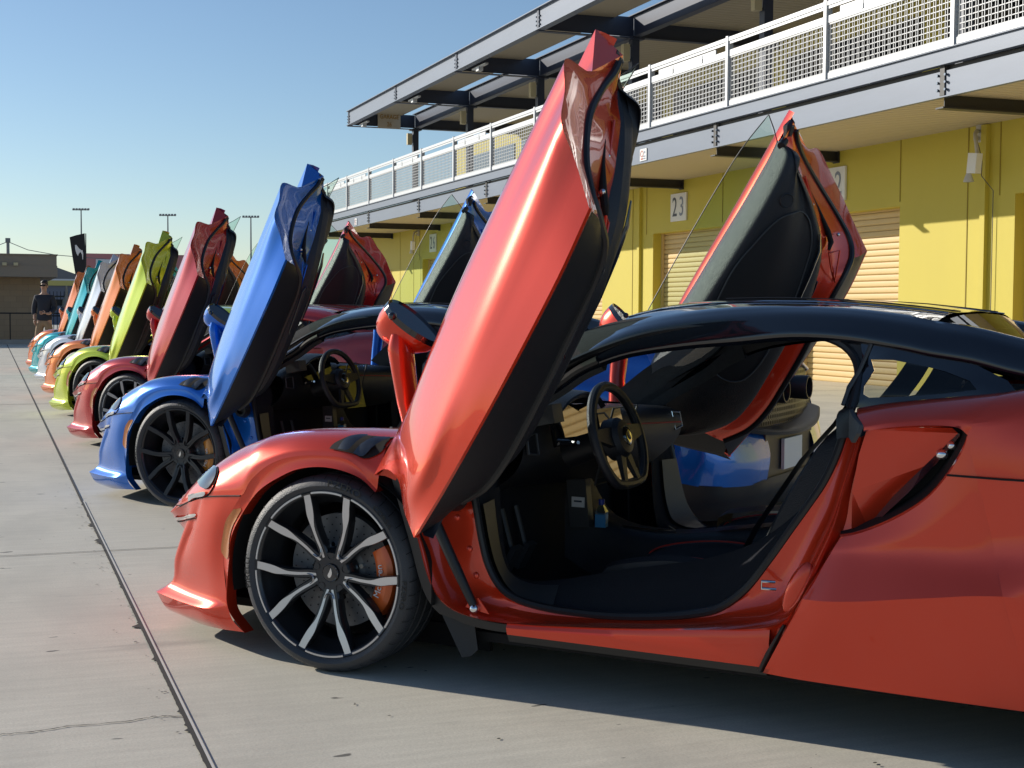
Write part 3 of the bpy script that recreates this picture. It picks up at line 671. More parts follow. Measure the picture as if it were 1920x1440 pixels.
# ---- wheel house liners, underbody
ln = MB().lathe([(.915, .395), (.60, .395), (.58, .2)], (0.0, 0, .30), 'Y', 40, a0=-96, a1=100)
ln.prism([(-.42,.585,.05),(.40,.585,.05),(.42,.585,.66),(-.40,.585,.70)], (0, -.02, 0))
P(ln, 'front_wheel_liner', 'liner')
ln = MB().lathe([(.93, .43), (.56, .43), (.54, .2)], (-2.64, 0, .33), 'Y', 40, a0=-100, a1=100)
ln.prism([(-3.08,.56,.05),(-2.2,.56,.05),(-2.2,.56,.75),(-3.08,.56,.75)], (0, -.02, 0))
P(ln, 'rear_wheel_liner', 'liner')
ub = MB().box2((-3.30, -.60, .10), (.95, .60, .13)).box2((-2.2, -.80, .14), (-.48, .80, .17))
P(ub, 'underbody', 'liner', sym=False, smooth=False)
fl = MB().prism([(-.385,.86,.262),(-.405,.86,.215),(-.474,.86,.095),(-.500,.85,.100),(-.520,.84,.12),(-.507,.84,.20),(-.49,.84,.245)], (.045, -.09, .0))
P(fl, 'air_deflector', 'black_trim', ang=20)

# ---- door jamb + sill
J = [(-.25,.84,.72),(-.29,.87,.60),(-.325,.90,.50),(-.345,.905,.440),(-.365,.905,.375),(-.392,.905,.315),(-.435,.905,.268),(-.50,.905,.243),(-.60,.905,.232),(-.72,.905,.234),(-.90,.905,.245),(-1.10,.905,.262),(-1.30,.905,.283),(-1.42,.905,.295),(-1.50,.905,.31),(-1.545,.905,.345),(-1.585,.905,.42),(-1.625,.905,.51),(-1.66,.90,.60),(-1.685,.893,.70),(-1.705,.885,.78),(-1.72,.875,.845)]
K = [(-.46,.80,.735),(-.475,.815,.68),(-.489,.82,.62),(-.507,.822,.54),(-.525,.824,.46),(-.550,.826,.385),(-.595,.828,.322),(-.66,.828,.290),(-.76,.828,.275),(-.88,.828,.272),(-1.00,.828,.276),(-1.13,.828,.290),(-1.24,.828,.310),(-1.31,.828,.335),(-1.385,.826,.395),(-1.45,.824,.48),(-1.51,.82,.57),(-1.56,.815,.645),(-1.60,.808,.71),(-1.63,.80,.78),(-1.648,.788,.845),(-1.66,.775,.90)]
nJ = 90
Jr, Kr = resample(J, nJ), resample(K, nJ)
jm = MB()
def blend(t, dy): return [a.lerp(b, t)+V(0, dy, 0) for a, b in zip(Jr, Kr)]
rows = [Jr, blend(.05, .010), blend(.12, .004), blend(.18, -.022), blend(.34, -.034), blend(.58, -.030), blend(.80, -.016), blend(.95, .002), Kr]
jm.grid(rows)
# sill face under the ridge and the rounded arch return
low = [(v.x, .895, min(v.z, .20) if v.x < -.66 else v.z-.012) for v in Jr]
st_i = [i for i, v in enumerate(Jr) if v.x < -.655 and v.z < .33 and v.x > -1.50]
a_ = [Jr[i] for i in st_i]
jm.grid([a_, [V(v.x, .912, v.z-.35*(v.z-.198)) for v in a_], [V(v.x, .905, .198) for v in a_], [V(v.x, .86, .185) for v in a_]])
# pocket with recess at the B pillar foot
P(jm, 'door_jamb_and_sill', 'paint', ang=30)
bl = MB().grid([[V(v.x-.012, .90, v.z-.004) for v in Jr[:44]], [V(v.x+(.03 if v.x > -.45 else 0), .895, v.z-.03) for v in Jr[:44]], [V(v.x+.03, .80, v.z-.03) for v in Jr[:44]]])
bl.add([(-.655,.90,.200),(-1.47,.90,.200),(-1.47,.885,.172),(-.655,.885,.172)], [(0, 1, 2, 3)]); bl.add([(-.655,.885,.172),(-1.47,.885,.172),(-1.47,.70,.13),(-.655,.70,.13)], [(0, 1, 2, 3)])
P(bl, 'sill_trim', 'rubber')
# flush details on the jamb: strut foot plate, bolts, hinge socket, striker
for sgn in (1, -1):
    def S(mb): return mb if sgn == 1 else mb.mirror()
    jf = S(MB().tube([(-.30,.91,.80),(-.394,.915,.553),(-.47,.905,.40),(-.532,.89,.272)], [.017, .017, .0165, .013], 12)).build('gas_strut', 'black_trim', CAR)
    S(MB().ell((-.536,.892,.262), (.016, .016, .016))).build('ball_joint', 'chrome', jf)
    S(MB().prism([(-.50,.878,.262),(-.515,.878,.285),(-.545,.878,.295),(-.585,.878,.248)], (0, .006, 0))).build('foot_plate', 'paint', jf)
    hs = S(MB().lathe([(-.01, .0), (-.012, .022), (.012, .028), (.016, .040), (0, .046), (-.02, .05)], (-.44,.872,.602), 'Y', 24)).build('hinge_socket', 'rubber', CAR)
    bt = MB()
    for p in ((-.455,.860,.535), (-.525,.862,.36), (-.50,.860,.44)): bt.ell(p, (.011, .008, .011))
    S(bt).build('jamb_bolts', 'paint', CAR)
    lt = MB().tube([(-1.485,.868,.432),(-1.452,.885,.434),(-1.452,.885,.414),(-1.488,.868,.412)], .0045, 8)
    S(lt).build('striker', 'chrome', CAR)
    S(MB().ell((0, 0, 0), (.030, .014, .080), n=20).xf(Matrix.Translation((-1.553, .880, .425)) @ Matrix.Rotation(-.42, 4, 'Y'))).build('striker_plate', 'paint', CAR, ang=60)
# rubber seal loop round the door opening
seal = K+[(-1.668,.748,.955),(-1.668,.715,1.01),(-1.645,.690,1.062),(-1.592,.680,1.100),(-1.49,.674,1.124),(-1.33,.672,1.137),(-1.165,.674,1.131),(-.995,.680,1.104),(-.82,.69,1.045),(-.70,.705,.985),(-.58,.73,.91),(-.49,.76,.83)]
P(MB().tube(resample(seal+[seal[0]], 160)[:-1], .0125, 8, close=True), 'door_seal', 'rubber')
# inner trim between seal and cabin
I_ = [(-.47,.66,.73),(-.475,.66,.68),(-.48,.66,.62),(-.485,.66,.54),(-.492,.655,.46),(-.505,.65,.385),(-.53,.64,.332),(-.60,.63,.312),(-.70,.63,.325),(-.80,.63,.348),(-.92,.63,.378),(-1.04,.63,.402),(-1.15,.63,.426),(-1.24,.63,.452),(-1.33,.64,.49),(-1.41,.65,.54),(-1.48,.66,.60),(-1.54,.665,.66),(-1.585,.668,.72),(-1.62,.668,.78),(-1.64,.665,.845),(-1.655,.66,.90)]
Ir = resample(I_, nJ)
it = MB().grid([Kr, [a.lerp(b, .12)+V(0, -.012, -.004) for a, b in zip(Kr, Ir)], [a.lerp(b, .5)+V(0, 0, .002) for a, b in zip(Kr, Ir)], [a.lerp(b, .92) for a, b in zip(Kr, Ir)], Ir, [v+V(0, -.03, -.025) for v in Ir]])
P(it, 'inner_sill_trim', 'carpet', ang=45)
ki = MB().grid([[Kr[i]+V(-.02, -.012, 0) for i in range(8, 30)], [Kr[i].lerp(Ir[i], .75)+V(-.012, 0, .006) for i in range(8, 30)]])
P(ki, 'kick_panel', 'plastic_grey')

# ---- rear quarter
Q1 = [  # below the intake: bottom -> intake lower edge
 [(-1.472,0.925,0.188),(-1.527,0.948,0.290),(-1.593,0.968,0.413),(-1.650,0.943,0.520),(-1.667,0.938,0.552),(-1.684,0.930,0.583)],
 [(-1.580,0.945,0.188),(-1.617,0.966,0.292),(-1.662,0.992,0.418),(-1.700,0.955,0.525),(-1.713,0.948,0.560),(-1.725,0.940,0.594)],
 [(-1.720,0.955,0.188),(-1.740,0.975,0.300),(-1.763,1.001,0.430),(-1.781,0.964,0.532),(-1.790,0.957,0.580),(-1.798,0.948,0.626)],
 [(-1.860,0.962,0.188),(-1.862,0.981,0.310),(-1.864,1.007,0.447),(-1.866,0.969,0.541),(-1.867,0.961,0.608),(-1.868,0.952,0.668)],
 [(-1.980,0.965,0.188),(-1.965,0.984,0.320),(-1.950,1.010,0.460),(-1.940,0.972,0.548),(-1.930,0.964,0.640),(-1.922,0.955,0.714)],
 [(-2.080,0.967,0.188),(-2.053,0.987,0.325),(-2.025,1.012,0.472),(-2.008,0.975,0.555),(-1.986,0.967,0.670),(-1.966,0.957,0.772)],
 [(-2.150,0.968,0.188),(-2.117,0.988,0.330),(-2.082,1.013,0.478),(-2.062,0.976,0.565),(-2.028,0.967,0.710),(-1.999,0.957,0.832)],
 [(-2.190,0.968,0.188),(-2.153,0.987,0.330),(-2.113,1.012,0.480),(-2.087,0.975,0.580),(-2.043,0.965,0.745),(-2.010,0.955,0.872)]]
Q2 = [  # above the intake: intake top edge -> crease -> glass base
 [(-1.742,.940,.868),(-1.740,.936,.884),(-1.715,.90,.905),(-1.700,.85,.921),(-1.690,.79,.920),(-1.66,.73,.912)],
 [(-1.80,.945,.880),(-1.80,.938,.897),(-1.78,.90,.921),(-1.77,.85,.936),(-1.76,.79,.934),(-1.74,.73,.926)],
 [(-1.86,.950,.888),(-1.86,.940,.906),(-1.86,.90,.933),(-1.86,.85,.949),(-1.86,.79,.947),(-1.86,.72,.940)],
 [(-1.93,.954,.893),(-1.93,.944,.914),(-1.94,.90,.943),(-1.95,.85,.960),(-1.95,.78,.958),(-1.95,.70,.952)],
 [(-1.985,.956,.890),(-1.99,.948,.916),(-2.01,.905,.951),(-2.02,.85,.969),(-2.03,.77,.966),(-2.03,.69,.960)],
 [(-2.010,.955,.872),(-2.03,.950,.912),(-2.06,.91,.957),(-2.08,.85,.977),(-2.09,.76,.973),(-2.09,.68,.966)]]
full = []
def qst(x, zb, yb=.968):
    t = (x+2.64)/.6
    ymax = 1.005-.02*max(0, -t-.6)**2*2
    zc_, zs = .945+.03*(1-t*t), .985+.035*(1-t*t)
    if zb < .3: pts = [(x,yb,zb),(x,ymax-.012,zb+.14),(x,ymax+.006,zb+.292),(x+.0,ymax-.012,.59),(x,ymax-.025,.78),(x,.962,.875)]
    else:
        h = .875-zb; pts = [(x,ymax-.004,zb),(x,ymax,zb+.10*h),(x,ymax,zb+.25*h),(x,ymax-.008,zb+.5*h),(x,ymax-.025,zb+.78*h),(x,.962,.885)]
    return pts+[(x,.945,zc_-.01),(x,.90,zs-.015),(x,.84,zs+.005),(x,.74,zs),(x,.62,zs-.01)]
full.append(Q1[-1][:5]+[(-2.010,.955,.872)]+Q2[-1][1:])
full.append(qst(-2.235, .188)); full[-1][5] = (-2.17,.965,.875)
AR = .415
full.append(qst(-2.26, .188))
for a in (178, 168, 155, 140, 122, 105, 90, 75, 58, 40, 25, 12, 2):
    full.append(qst(-2.64+AR*math.cos(R(180-a)), .345+AR*math.sin(R(a))))
qp = MB().loft(cut(Q1, 0, 3), 4, 4).loft(cut(Q1, 2, 6), 4, 4).loft(Q2, 4, 4)
# order of arch stations: front (x=-2.225) to rear (x=-3.055)
front = full[:3]; arch = sorted(full[3:], key=lambda r: -r[0][0])
qp.loft(front, 3, 3); qp.loft([front[-1]]+arch, 2, 3)
# front edge return (black gap side), arch inner return
fe = resample([Q1[0][k] for k in range(6)], 24)
qp.grid([fe, [v+V(.004, -.012, 0) for v in fe], [v+V(.012, -.05, 0) for v in fe]])
ar = [Vector(r[0]) for r in arch]; ar = resample(ar, 50); qp.grid([ar, [v+V(0, -.05, 0) for v in ar]])
Jq = [V(*p) for p in J[13:]]; Jq = resample(Jq, 30)
Fq = resample([(-1.455,.905,.20),(-1.50,.92,.265),(-1.545,.925,.345),(-1.60,.925,.445),(-1.645,.92,.525),(-1.695,.905,.60),(-1.70,.895,.70),(-1.715,.888,.80),(-1.74,.885,.868)], 30)
qp.grid([[v+V(.004, -.004, 0) for v in Jq], [a.lerp(b, .5)+V(0, -.028, 0) for a, b in zip(Jq, Fq)], [v+V(-.012, -.03, 0) for v in Fq]])
# intake inner wall: flat panel set inboard, running back to the slit
IN = [(-1.700,.885,.592),(-1.70,.885,.70),(-1.715,.88,.80),(-1.735,.88,.868),(-1.86,.878,.880),(-1.955,.87,.882),(-1.968,.86,.868),(-1.88,.85,.775),(-1.80,.845,.69),(-1.735,.855,.605)]
qp.poly(IN)
# lip surfaces joining the intake mouth to the wall
up_o = resample([Q2[k][0] for k in range(5)], 24); up_i = resample([(-1.735,.88,.868),(-1.80,.879,.874),(-1.86,.878,.880),(-1.92,.873,.882),(-1.975,.865,.884)], 24)
qp.grid([up_o, [a.lerp(b, .5)+V(0, -.01, .002) for a, b in zip(up_o, up_i)], up_i])
lo_o = resample([Q1[k][5] for k in range(8)]+[Q2[4][0]], 40); lo_i = [v+V(.006, -.020, .004) for v in lo_o]
qp.grid([lo_o, [v+V(.002, -.008, .003) for v in lo_o], lo_i])
P(qp, 'rear_quarter', 'paint', ang=16)
for sgn in (1, -1):
    def S(mb): return mb if sgn == 1 else mb.mirror()
    dk = MB().grid([lo_i, [v+V(.03, -.10, .01) for v in lo_i]])
    dk.poly([(-1.70,.82,.59),(-1.74,.84,.605),(-1.88,.835,.775),(-1.97,.845,.87),(-2.02,.84,.90),(-2.05,.80,.80),(-1.95,.80,.66),(-1.80,.81,.58)])
    dko = S(dk).build('side_intake', 'hole', CAR)
    fnn = MB().grid([[V(-1.735,.856,.604), V(-1.80,.846,.69), V(-1.88,.851,.775), V(-1.97,.861,.870)], [V(-1.770,.875,.628), V(-1.845,.870,.705), V(-1.915,.868,.785), V(-1.975,.868,.862)]])
    S(fnn).build('intake_blade', 'black_gloss', dko)
    S(MB().ell((-1.93,.862,.81), (.018, .01, .014)).ell((-1.955,.862,.835), (.014, .01, .012))).build('sensor', 'chrome', dko)
    # shut line behind the intake
    S(MB().tube([(-1.962,.960,.768),(-2.1,.985,.768),(-2.22,.988,.768),(-2.40,.985,.80)], .003, 6)).build('shut_line', 'hole', CAR)
    S(MB().tube([(-1.462,.915,.190),(-1.49,.930,.245),(-1.535,.936,.330)], [.011, .012, .007], 8, flat=.6)).build('quarter_seal', 'rubber', CAR)
    # triangular grey cap at the shoulder front
    S(MB().prism([(-1.742,.936,.884),(-1.735,.940,.862),(-1.715,.915,.835),(-1.695,.87,.845),(-1.69,.85,.918),(-1.71,.895,.904)], (.012, -.003, 0))).build('shoulder_cap', 'plastic_grey', CAR, ang=20)
    S(MB().loft([[(-1.695,.87,.845),(-1.69,.85,.918),(-1.675,.78,.922)], [(-1.66,.85,.84),(-1.655,.82,.90),(-1.64,.76,.915)], [(-1.64,.83,.835),(-1.63,.80,.89),(-1.62,.74,.905)]], 3, 3)).build('pillar_cover', 'black_trim', CAR)
# ---- rear deck, tail
dk = MB().loft([[(-2.03,.69,.960),(-2.03,.5,.90),(-2.03,.3,.87),(-2.03,0,.87)],[(-2.35,.62,.985),(-2.35,.5,.965),(-2.35,.3,.945),(-2.35,0,.94)],[(-2.7,.62,1.0),(-2.7,.45,.97),(-2.7,.25,.955),(-2.7,0,.95)],[(-3.05,.62,.985),(-3.05,.45,.975),(-3.05,.25,.965),(-3.05,0,.962)]], 3, 3)
P(dk, 'engine_cover', 'black_gloss')
tl = MB()
tp = [[(-3.055,1.0,.36),(-3.055,.995,.50),(-3.055,.985,.65),(-3.055,.972,.78),(-3.055,.955,.88),(-3.055,.90,.955),(-3.055,.80,.978),(-3.055,.62,.985)],
      [(-3.16,.98,.36),(-3.17,.975,.50),(-3.17,.96,.65),(-3.17,.945,.78),(-3.17,.93,.87),(-3.17,.87,.945),(-3.17,.77,.968),(-3.17,.60,.978)],
      [(-3.27,.93,.34),(-3.29,.925,.50),(-3.28,.90,.64),(-3.25,.87,.78),(-3.25,.85,.86),(-3.25,.80,.92),(-3.25,.72,.948),(-3.25,.58,.960)]]
tl.loft(tp, 4, 3)
bmp = [[(-3.27,.93,.34),(-3.29,.925,.50),(-3.28,.90,.64)],[(-3.36,.82,.33),(-3.37,.80,.48),(-3.345,.76,.62)],[(-3.42,.60,.32),(-3.43,.58,.46),(-3.39,.54,.60)],[(-3.44,.40,.33),(-3.45,.38,.46),(-3.41,.36,.58)]]
tl.loft(bmp, 4, 3)
tl.loft([[(-3.055,.62,.985),(-3.055,.3,.975),(-3.055,0,.972)],[(-3.17,.60,.978),(-3.17,.3,.972),(-3.17,0,.97)],[(-3.27,.56,.960),(-3.29,.3,.965),(-3.30,0,.965)],[(-3.30,.54,.935),(-3.33,.3,.945),(-3.34,0,.945)]], 3, 3)
P(tl, 'rear_bumper', 'paint', ang=35)
df = MB().loft([[(-3.055,1.0,.37),(-3.06,.97,.25),(-3.02,.90,.16)],[(-3.27,.93,.345),(-3.26,.89,.24),(-3.18,.80,.15)],[(-3.36,.82,.335),(-3.35,.78,.24),(-3.25,.68,.14)],[(-3.42,.60,.325),(-3.40,.56,.24),(-3.30,.5,.135)],[(-3.44,.40,.335),(-3.42,.36,.24),(-3.30,.3,.13)],[(-3.44,0,.335),(-3.42,0,.24),(-3.30,0,.13)]], 4, 3)
P(df, 'diffuser', 'black_trim')
# hexagonal mesh grille
hx = MB(); r = .020
bk = MB().loft([[(-3.25,.85,.86),(-3.27,.84,.70),(-3.28,.86,.64)],[(-3.285,.56,.92),(-3.31,.54,.74),(-3.335,.53,.60)],[(-3.31,.3,.935),(-3.33,.3,.74),(-3.36,.3,.585)],[(-3.32,0,.94),(-3.34,0,.74),(-3.37,0,.58)]], 4, 4)
bb = BVHTree.FromPolygons([tuple(v) for v in bk.v], bk.f)
P(MB().join(bk, T=Matrix.Translation((.03, 0, 0))), 'grille_backing', 'hole')
ry = 0; z = .60
while z < .95:
    y = -.84+(r*.866 if ry % 2 else 0)
    while y < .85:
        h = bb.ray_cast(Vector((-4, abs(y)+1e-4, z)), Vector((1, 0, 0)))
        if h[0] is not None:
            x = h[0].x-.004
            for k in range(6):
                a, b = R(60*k+30), R(60*k+90)
                p, q_ = V(x, y+r*math.cos(a), z+r*math.sin(a)), V(x, y+r*math.cos(b), z+r*math.sin(b))
                i_, j_ = V(x, y+r*.74*math.cos(a), z+r*.74*math.sin(a)), V(x, y+r*.74*math.cos(b), z+r*.74*math.sin(b))
                hx.add([p, q_, j_, i_], [(0, 1, 2, 3)])
        y += r*1.732
    z += r*1.5; ry += 1
hx.build('rear_grille', 'mesh_black', CAR, smooth=False, merge=0)
for s_ in (-1, 1):
    ex_ = MB().lathe([(.10, .062), (-.02, .066), (-.035, .062), (-.035, .054), (.08, .048)], (-3.44, .20*s_-0, .775), 'X', 28)
    e_ = ex_.build('exhaust', 'black_trim', CAR)
    MB().lathe([(0, 0), (0, .05)], (-3.40, .20*s_, .775), 'X', 24).build('bore', 'hole', e_)
    MB().tube([(-3.33,.40*s_,.90),(-3.30,.62*s_,.895),(-3.27,.84*s_,.85),(-3.17,.95*s_,.80)], .008, 6).build('tail_light', mat('tail_red', (.35, .01, .01), .2, 0, 1.) if 'tail' not in M else M['tail'], CAR)
P(MB().loft([[(-3.27,.80,.66),(-3.36,.78,.635),(-3.36,.78,.61)],[(-3.33,.5,.61),(-3.44,.48,.59),(-3.44,.48,.565)],[(-3.36,.2,.585),(-3.47,.2,.57),(-3.47,.2,.545)],[(-3.37,0,.58),(-3.48,0,.565),(-3.48,0,.54)]], 3, 3), 'tail_shelf', 'black_trim')
pb = MB().box2((-3.43, -.40, .32), (-3.39, .40, .56)); P(pb, 'plate_recess', 'black_trim', sym=False, smooth=False)
lp = MB().box2((-3.452, -.155, .36), (-3.435, .155, .52)).build('licence_plate', 'sign_white', CAR, smooth=False)
tm = text_mb('McLaren', .05, .002, 1.2); tm.xf(basis(Vector((0, -1, 0)), Vector((0, 0, 1)), Vector((-1, 0, 0)), (-3.39, 0, .79))); tm.build('rear_badge', 'emblem', CAR, smooth=False)

# ---- roof, pillars, glass
RX = [(-.86,1.196,1.186,1.160,1.108,1.028),(-.97,1.214,1.206,1.184,1.147,1.062),(-1.14,1.226,1.219,1.203,1.178,1.088),(-1.31,1.228,1.222,1.210,1.194,1.104),(-1.47,1.224,1.218,1.209,1.197,1.119),(-1.63,1.213,1.208,1.200,1.190,1.113),(-1.78,1.197,1.192,1.186,1.172,1.090),(-1.86,1.186,1.182,1.176,1.158,1.074)]
rf = MB().loft([[(x,0,a),(x,.30,b),(x,.48,c),(x,.62,d)] for x,a,b,c,d,e in RX], 4, 3)
side = [(x, d, e) for x, a, b, c, d, e in RX]
pil = [(-.40,.70,.815,.735,.765),(-.55,.665,.905,.715,.855),(-.70,.640,.988,.705,.935),(-.79,.628,1.058,.70,.995)]
cant = [[(x,yo,zo),(x,(yo+yl)/2+.015,(zo+zl)/2+.012),(x,yl,zl),(x,yl-.02,zl-.018)] for x,yo,zo,yl,zl in pil]
cant += [[(x,.62,d),(x,.675,(d+e)/2+.012),(x,.705,e),(x,.685,e-.02)] for x,d,e in side]
tail = [(-1.97,.62,1.140,.695,1.055),(-2.10,.61,1.108,.685,1.022),(-2.30,.59,1.062,.665,.995),(-2.60,.57,1.020,.64,.985),(-2.95,.56,.992,.61,.975)]
cant += [[(x,yo,zo),(x,(yo+yl)/2+.012,(zo+zl)/2+.012),(x,yl,zl),(x,yl-.02,zl-.018)] for x,yo,zo,yl,zl in tail]
rf.loft(cant, 4, 4)
# inner side of the buttress
rf.loft([[(x,yo,zo),(x,yo-.05,zo-.01),(x,yo-.08,max(.95,zo-.12))] for x,yo,zo,yl,zl in [(-1.86,.62,1.158,0,0)]+tail], 4, 2)
ROOF = P(rf, 'roof', 'black_gloss', ang=40)
for y in (.30, .335): P(MB().tube([(x, y, b+.004) for x,a,b,c,d,e in RX[2:]], .004, 6, flat=.5), 'roof_rib', 'black_trim', parent=ROOF)
P(MB().tube([(x, .47, c+.004) for x,a,b,c,d,e in RX], .0025, 6), 'roof_joint', 'chrome', parent=ROOF)
# headliner and inner pillar faces
hl = MB().loft([[(x,0,a-.035),(x,.30,b-.035),(x,.48,c-.038),(x,.60,d-.045),(x,.665,e-.01)] for x,a,b,c,d,e in RX], 2, 2)
hl.loft([[(x,yl-.015,zl-.012),(x-.005,yl-.05,zl-.03),(x+.0,yo-.012,zo-.035)] for x,yo,zo,yl,zl in pil+[(-.86,.62,1.108,.70,1.028)]], 3, 2)
P(hl, 'headliner', 'suede')
pt_ = MB().loft([[(-.30,.66,.84),(-.38,.67,.80),(-.46,.675,.775)],[(-.41,.645,.925),(-.46,.665,.89),(-.515,.680,.845)],[(-.52,.625,.995),(-.56,.65,.965),(-.60,.672,.918)],[(-.64,.605,1.058),(-.67,.635,1.03),(-.70,.665,.985)],[(-.78,.58,1.125),(-.80,.62,1.09),(-.82,.66,1.035)],[(-.92,.56,1.160),(-.93,.61,1.13),(-.95,.655,1.070)],[(-1.10,.56,1.175),(-1.10,.61,1.150),(-1.10,.650,1.085)]], 4, 4)
P(pt_, 'pillar_trim_panel', 'suede')
P(MB().tube(resample([(-.36,.745,.76),(-.42,.735,.79),(-.55,.715,.86),(-.70,.705,.938),(-.79,.70,.998),(-.86,.70,1.03)], 30), .014, 8), 'pillar_trim', 'rubber')
wsr = [[(-.28,0,.84),(-.29,.2,.836),(-.32,.42,.822),(-.36,.60,.805),(-.40,.70,.80)],[(-.45,0,.955),(-.46,.2,.95),(-.48,.40,.935),(-.51,.56,.915),(-.53,.655,.893)],[(-.65,0,1.08),(-.655,.2,1.073),(-.67,.38,1.055),(-.69,.52,1.03),(-.70,.632,.982)],[(-.86,0,1.194),(-.86,.2,1.188),(-.86,.38,1.172),(-.86,.50,1.152),(-.86,.615,1.105)]]
P(MB().loft(wsr, 4, 4), 'windscreen', 'glass_ws')
P(MB().loft([[(-1.87,0,1.18),(-1.87,.3,1.176),(-1.87,.50,1.165)],[(-2.05,0,1.06),(-2.05,.3,1.05),(-2.05,.50,1.03)],[(-2.22,0,.955),(-2.22,.3,.945),(-2.22,.5,.94)]], 3, 3), 'rear_screen', 'glass_dark')
# quarter window: black frit with two-lobed clear opening
qo = [(-1.665,.690,1.100),(-1.675,.700,1.045),(-1.640,.735,.975),(-1.635,.760,.925),(-1.66,.752,.916),(-1.80,.738,.930),(-1.95,.716,.952),(-2.09,.692,.966),(-2.06,.680,1.000),(-1.97,.684,1.045),(-1.86,.692,1.070),(-1.76,.694,1.090)]
qi = [(-1.700,.708,1.050),(-1.712,.718,1.02),(-1.690,.738,.98),(-1.690,.745,.955),(-1.705,.742,.946),(-1.80,.732,.952),(-1.90,.720,.962),(-1.985,.708,.975),(-1.965,.702,.998),(-1.90,.700,1.022),(-1.84,.702,1.036),(-1.76,.704,1.050)]
qf = MB().add(qo+qi, [(i, (i+1) % 12, (i+1) % 12+12, i+12) for i in range(12)])
P(qf, 'quarter_frame', 'black_gloss', ang=60); P(MB().poly([(a, b-.004, c) for a, b, c in qi]), 'quarter_window', 'glass_dark')
P(MB().tube([(-1.640,.772,.925),(-1.648,.750,.965),(-1.672,.722,1.02),(-1.690,.700,1.075),(-1.697,.694,1.10)], .006, 6), 'pillar_strip', 'plastic_grey')
# B pillar outer black area between seal and quarter window
P(MB().loft([[(-1.66,.775,.90),(-1.645,.765,.93),(-1.635,.758,.94)],[(-1.668,.73,.985),(-1.675,.722,1.0),(-1.68,.715,1.01)],[(-1.645,.692,1.065),(-1.67,.69,1.075),(-1.69,.692,1.085)],[(-1.585,.684,1.105),(-1.64,.684,1.112),(-1.70,.69,1.105)],[(-1.49,.68,1.128),(-1.55,.69,1.128),(-1.66,.698,1.112)]], 3, 2), 'pillar_panel', 'black_trim')
# ---- cabin
fl = MB().box2((-1.72, -.64, .155), (-.30, .64, .175)).box2((-.34, -.66, .16), (-.30, .66, .80))
P(fl, 'cabin_floor', 'carpet', sym=False, smooth=False)
# rear bulkhead with window opening
bk = MB().box2((-1.92, -.66, .2), (-1.86, .66, .93)).box2((-1.90, -.70, .90), (-1.70, .70, .925)).box2((-1.92, -.66, 1.10), (-1.86, .66, 1.13))
P(bk, 'bulkhead', 'suede', sym=False, smooth=False)
# dashboard
ds = MB().loft([[(-.30,-.70,.775),(-.30,-.35,.80),(-.30,0,.82),(-.30,.35,.81),(-.30,.70,.775)],
                [(-.45,-.69,.80),(-.44,-.35,.825),(-.42,0,.845),(-.44,.35,.85),(-.45,.69,.80)],
                [(-.56,-.67,.79),(-.55,-.35,.81),(-.54,0,.835),(-.54,.35,.86),(-.55,.67,.79)],
                [(-.60,-.66,.74),(-.60,-.35,.755),(-.59,0,.77),(-.57,.35,.78),(-.58,.66,.74)],
                [(-.57,-.66,.66),(-.57,-.35,.66),(-.57,0,.68),(-.54,.35,.68),(-.55,.66,.66)],
                [(-.46,-.65,.56),(-.46,-.35,.55),(-.47,0,.56),(-.42,.35,.58),(-.44,.66,.58)]], 4, 5)
P(ds, 'dashboard', 'leather', sym=False, ang=50)
P(MB().tube([(-.604,-.64,.742),(-.606,-.35,.756),(-.60,-.1,.768)], .003, 6), 'dash_piping', 'red_stitch', sym=False)
for s_ in (-1, 1):
    v_ = MB().tube([(-.585,.58*s_,.785),(-.59,.655*s_,.78),(-.60,.66*s_,.725),(-.60,.59*s_,.715)], .005, 6, close=True); vo = v_.build('air_vent', 'plastic_grey' if s_ > 0 else 'chrome', CAR)
    MB().poly([(-.583,.585*s_,.782),(-.588,.652*s_,.777),(-.598,.657*s_,.727),(-.598,.593*s_,.717)]).build('vent_core', 'hole', vo)
# instrument binnacle + display
bn = MB().loft([[(-.44,.22,.855),(-.44,.28,.885),(-.44,.38,.90),(-.44,.48,.885),(-.44,.54,.855)],[(-.56,.20,.86),(-.56,.27,.90),(-.56,.38,.918),(-.56,.49,.90),(-.56,.56,.86)],[(-.66,.21,.86),(-.665,.275,.895),(-.67,.38,.912),(-.665,.485,.895),(-.66,.55,.86)],[(-.65,.22,.845),(-.655,.285,.878),(-.655,.38,.892),(-.655,.475,.878),(-.65,.54,.845)]], 3, 4)
b_ = P(bn, 'instrument_binnacle', 'leather', sym=False)
MB().box((-.615, .38, .80), (.015, .29, .13), rot=Matrix.Rotation(.22, 3, 'Y')).build('display', 'screen', b_, smooth=False)
MB().box((-.625, .60, .845), (.10, .07, .06), rot=Matrix.Rotation(.2, 3, 'Y')).build('control_pod', 'plastic_grey', b_, smooth=False)
MB().tube([(-.62,.50,.75),(-.70,.54,.755),(-.73,.565,.76)], [.012, .010, .006], 8).build('column_stalk', 'chrome', b_)
# centre screen
cs = MB().box((-.60, 0, .70), (.02, .20, .27), rot=Matrix.Rotation(.25, 3, 'Y')); c_ = P(cs, 'centre_screen', 'screen', sym=False, smooth=False)
MB().tube([(-.645,-.105,.84),(-.645,.105,.84),(-.575,.105,.565),(-.575,-.105,.565)], .004, 6, close=True).build('screen_bezel', 'plastic_grey', c_)
